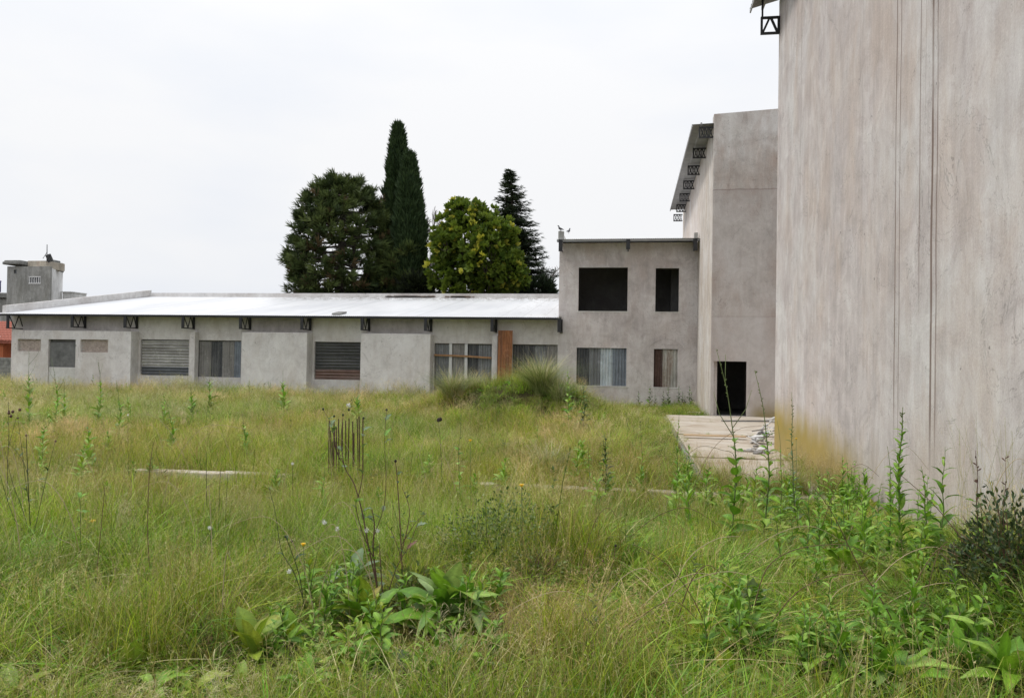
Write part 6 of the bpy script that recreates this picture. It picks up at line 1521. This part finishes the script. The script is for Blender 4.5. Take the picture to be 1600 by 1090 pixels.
# --- small leaved bush in the centre and dark shrub by the wall
def leafbush(px, py, R, H, n, ls, pal, label, seed, name='small_leaved_bush', twigs=14, W=.5, twmat='stemg', Y=None, wide=1.):
    b = gp(px, py) if Y is None else at(px, py, Y)
    if Y is not None: b[2] = float(ground_z(b[0], Y))
    root = thing(name, label, 'bush', b); g = np.random.default_rng(seed); d = g.normal(0, 1, (n, 3)); d[:, 2] = np.abs(d[:, 2]) * .9; d /= np.linalg.norm(d, axis=1, keepdims=True)
    rr = g.uniform(.35, 1.05, n) ** .7 * (.72 + .5 * vnoise(d[:, 0] * 3 + 5, d[:, 1] * 3 + d[:, 2] * 4, 1, seed)); P = d * rr[:, None] * [R * wide, R, H]; tv, tf = leafshape(1, W, 3, .3, .12, 0)
    P = P[P[:, 0] + b[0] < XN - .04]; m = len(P); d = d[:m]
    pal = np.array(pal); v, f, c = place_many(tv, tf, mats34(P, frames(d + g.normal(0, .6, (m, 3)), ls * g.uniform(.6, 1.3, m), g.uniform(0, 6, m), g)), pal[g.integers(0, len(pal), m)] * g.uniform(.7, 1.25, (m, 1)))
    o = mesh_obj('foliage', v, f, MAT['leaf'], root, colors=c, world=False); o['kind'] = 'stuff'
    for i in range(twigs):
        a = g.uniform(0, 6.28); e = g.uniform(.3, 1.4); q = np.array([math.cos(a) * math.cos(e) * R * wide, math.sin(a) * math.cos(e) * R, math.sin(e) * H]) * g.uniform(.85, 1.15)
        if q[0] + b[0] > XN - .04: q[0] = XN - .04 - b[0]
        t = MB(); t.tube([(0, 0, 0), q * .5 + g.normal(0, .04, 3), q], [.006, .0045, .002], 5, False); t.build('twig', MAT[twmat], root, True, world=False)
leafbush(780, 895, .55, .62, 4200, .03, [(.12, .20, .06), (.17, .25, .09), (.24, .31, .14), (.09, .15, .04)], 'rounded pale green bush of tiny leaves in the centre foreground', 701, wide=1.15)
leafbush(830, 925, .32, .3, 1100, .035, [(.16, .21, .06), (.22, .24, .08), (.12, .16, .05)], 'olive tinged low bush at the right skirt of the tiny leaved bush', 702, twmat='stemd')
leafbush(1592, 960, .55, .68, 4200, .045, [(.05, .085, .035), (.07, .11, .045), (.035, .06, .025), (.12, .14, .05)], 'dark tangled shrub against the wall at the right edge', 703, 'tangled_shrub', 34, .4, 'stemd', Y=5.6, wide=.9)
leafbush(1512, 940, .28, .36, 900, .04, [(.06, .10, .035), (.10, .15, .05), (.14, .16, .06)], 'smaller dark shrub mass just left of the tangled shrub', 704, 'tangled_shrub', 18, .4, 'stemd', Y=5.8)
leafbush(655, 950, .26, .26, 700, .045, [(.13, .19, .05), (.17, .22, .06), (.10, .14, .04)], 'low leafy tangle behind the large rosette', 705, twmat='stemd')

# --- rubble and planks on the slab
def rubble():
    g = np.random.default_rng(15); c = at(1200, 690, 19.9); root = thing('rubble_pile', 'heap of broken white sheets and grey boards at the far corner of the pale wall', 'rubble', (XN - .1, 19.9, .02))
    for i in range(42):
        white = i < 30; u = g.uniform(0, 1) ** .8; x = XN + .35 - u * .68 + g.normal(0, .04); y = 20.3 + abs(g.normal(0, .35)); z = .03 + (1 - u) * .95 * g.uniform(.15, 1); L_, W_ = g.uniform(.18, .55), g.uniform(.07, .22); t = g.uniform(.01, .03)
        n = 5; ang = np.sort(g.uniform(0, 6.28, n)); poly = [(math.cos(a) * L_ / 2 * g.uniform(.7, 1), math.sin(a) * W_ / 2 * g.uniform(.7, 1)) for a in ang]
        b = MB(); b.prism(poly, -t / 2, t / 2, 'z'); o = b.build('sheet_fragment' if white else 'board_fragment', MAT['rubble' if white else 'rubble_dark'], root, world=False)
        o.location = (np.array([x, y, z]) - wloc(root)).tolist(); o.rotation_euler = (g.normal(0, .35), .5 * (1 - u) + g.normal(0, .25), g.normal(2.6, .6))
    for i in range(16):
        x = XN - .2 - g.uniform(0, .45); y = 18.6 + g.normal(0, .5); b = MB(); s = g.uniform(.04, .12); b.prism([(-s, -s * .6), (s * .8, -s * .7), (s, s * .3), (0, s * .7), (-s * .9, s * .5)], 0, s * .5, 'z')
        if x > XN - .15 and y < YN: x = XN - .25
        o = b.build('chunk', MAT['rubble' if i % 2 else 'rubble_dark'], root, world=False); o.location = (np.array([x, y, .0]) - wloc(root)).tolist(); o.rotation_euler = (g.normal(0, .2), g.normal(0, .2), g.uniform(0, 6))
rubble()
def plank(a, b_, w_, t, mat, label, name='plank'):
    root = thing(name, label, 'plank', a); m = MB(); m.bar(a, b_, w_, t); m.build('board', MAT[mat], root)
pa = atZ(1068, 680, .06); pb = atZ(1165, 683, .06); plank(pa + (0, 0, .02), pb + (0, 0, .02), .22, .03, 'plank', 'pale orange plank laid along the open joint across the slab')
pa = atZ(1128, 657, .05); pb = atZ(1206, 657, .05); plank(pa, pb + (.3, 0, 0), .14, .04, 'rubble_dark', 'thin dark board lying on the slab before the doorway')
pa = atZ(1075, 644, .03); pb = atZ(1096, 645, .03); plank(pa, pb - (.05, 0, 0), .3, .07, 'slab', 'small pale slab fragment lying near the tall hall corner', 'slab_fragment')
pa = atZ(1150, 703, .03); pb = atZ(1203, 706, .03); plank(pa, pb, .07, .03, 'rubble_dark', 'short dark batten on the slab in front of the rubble')
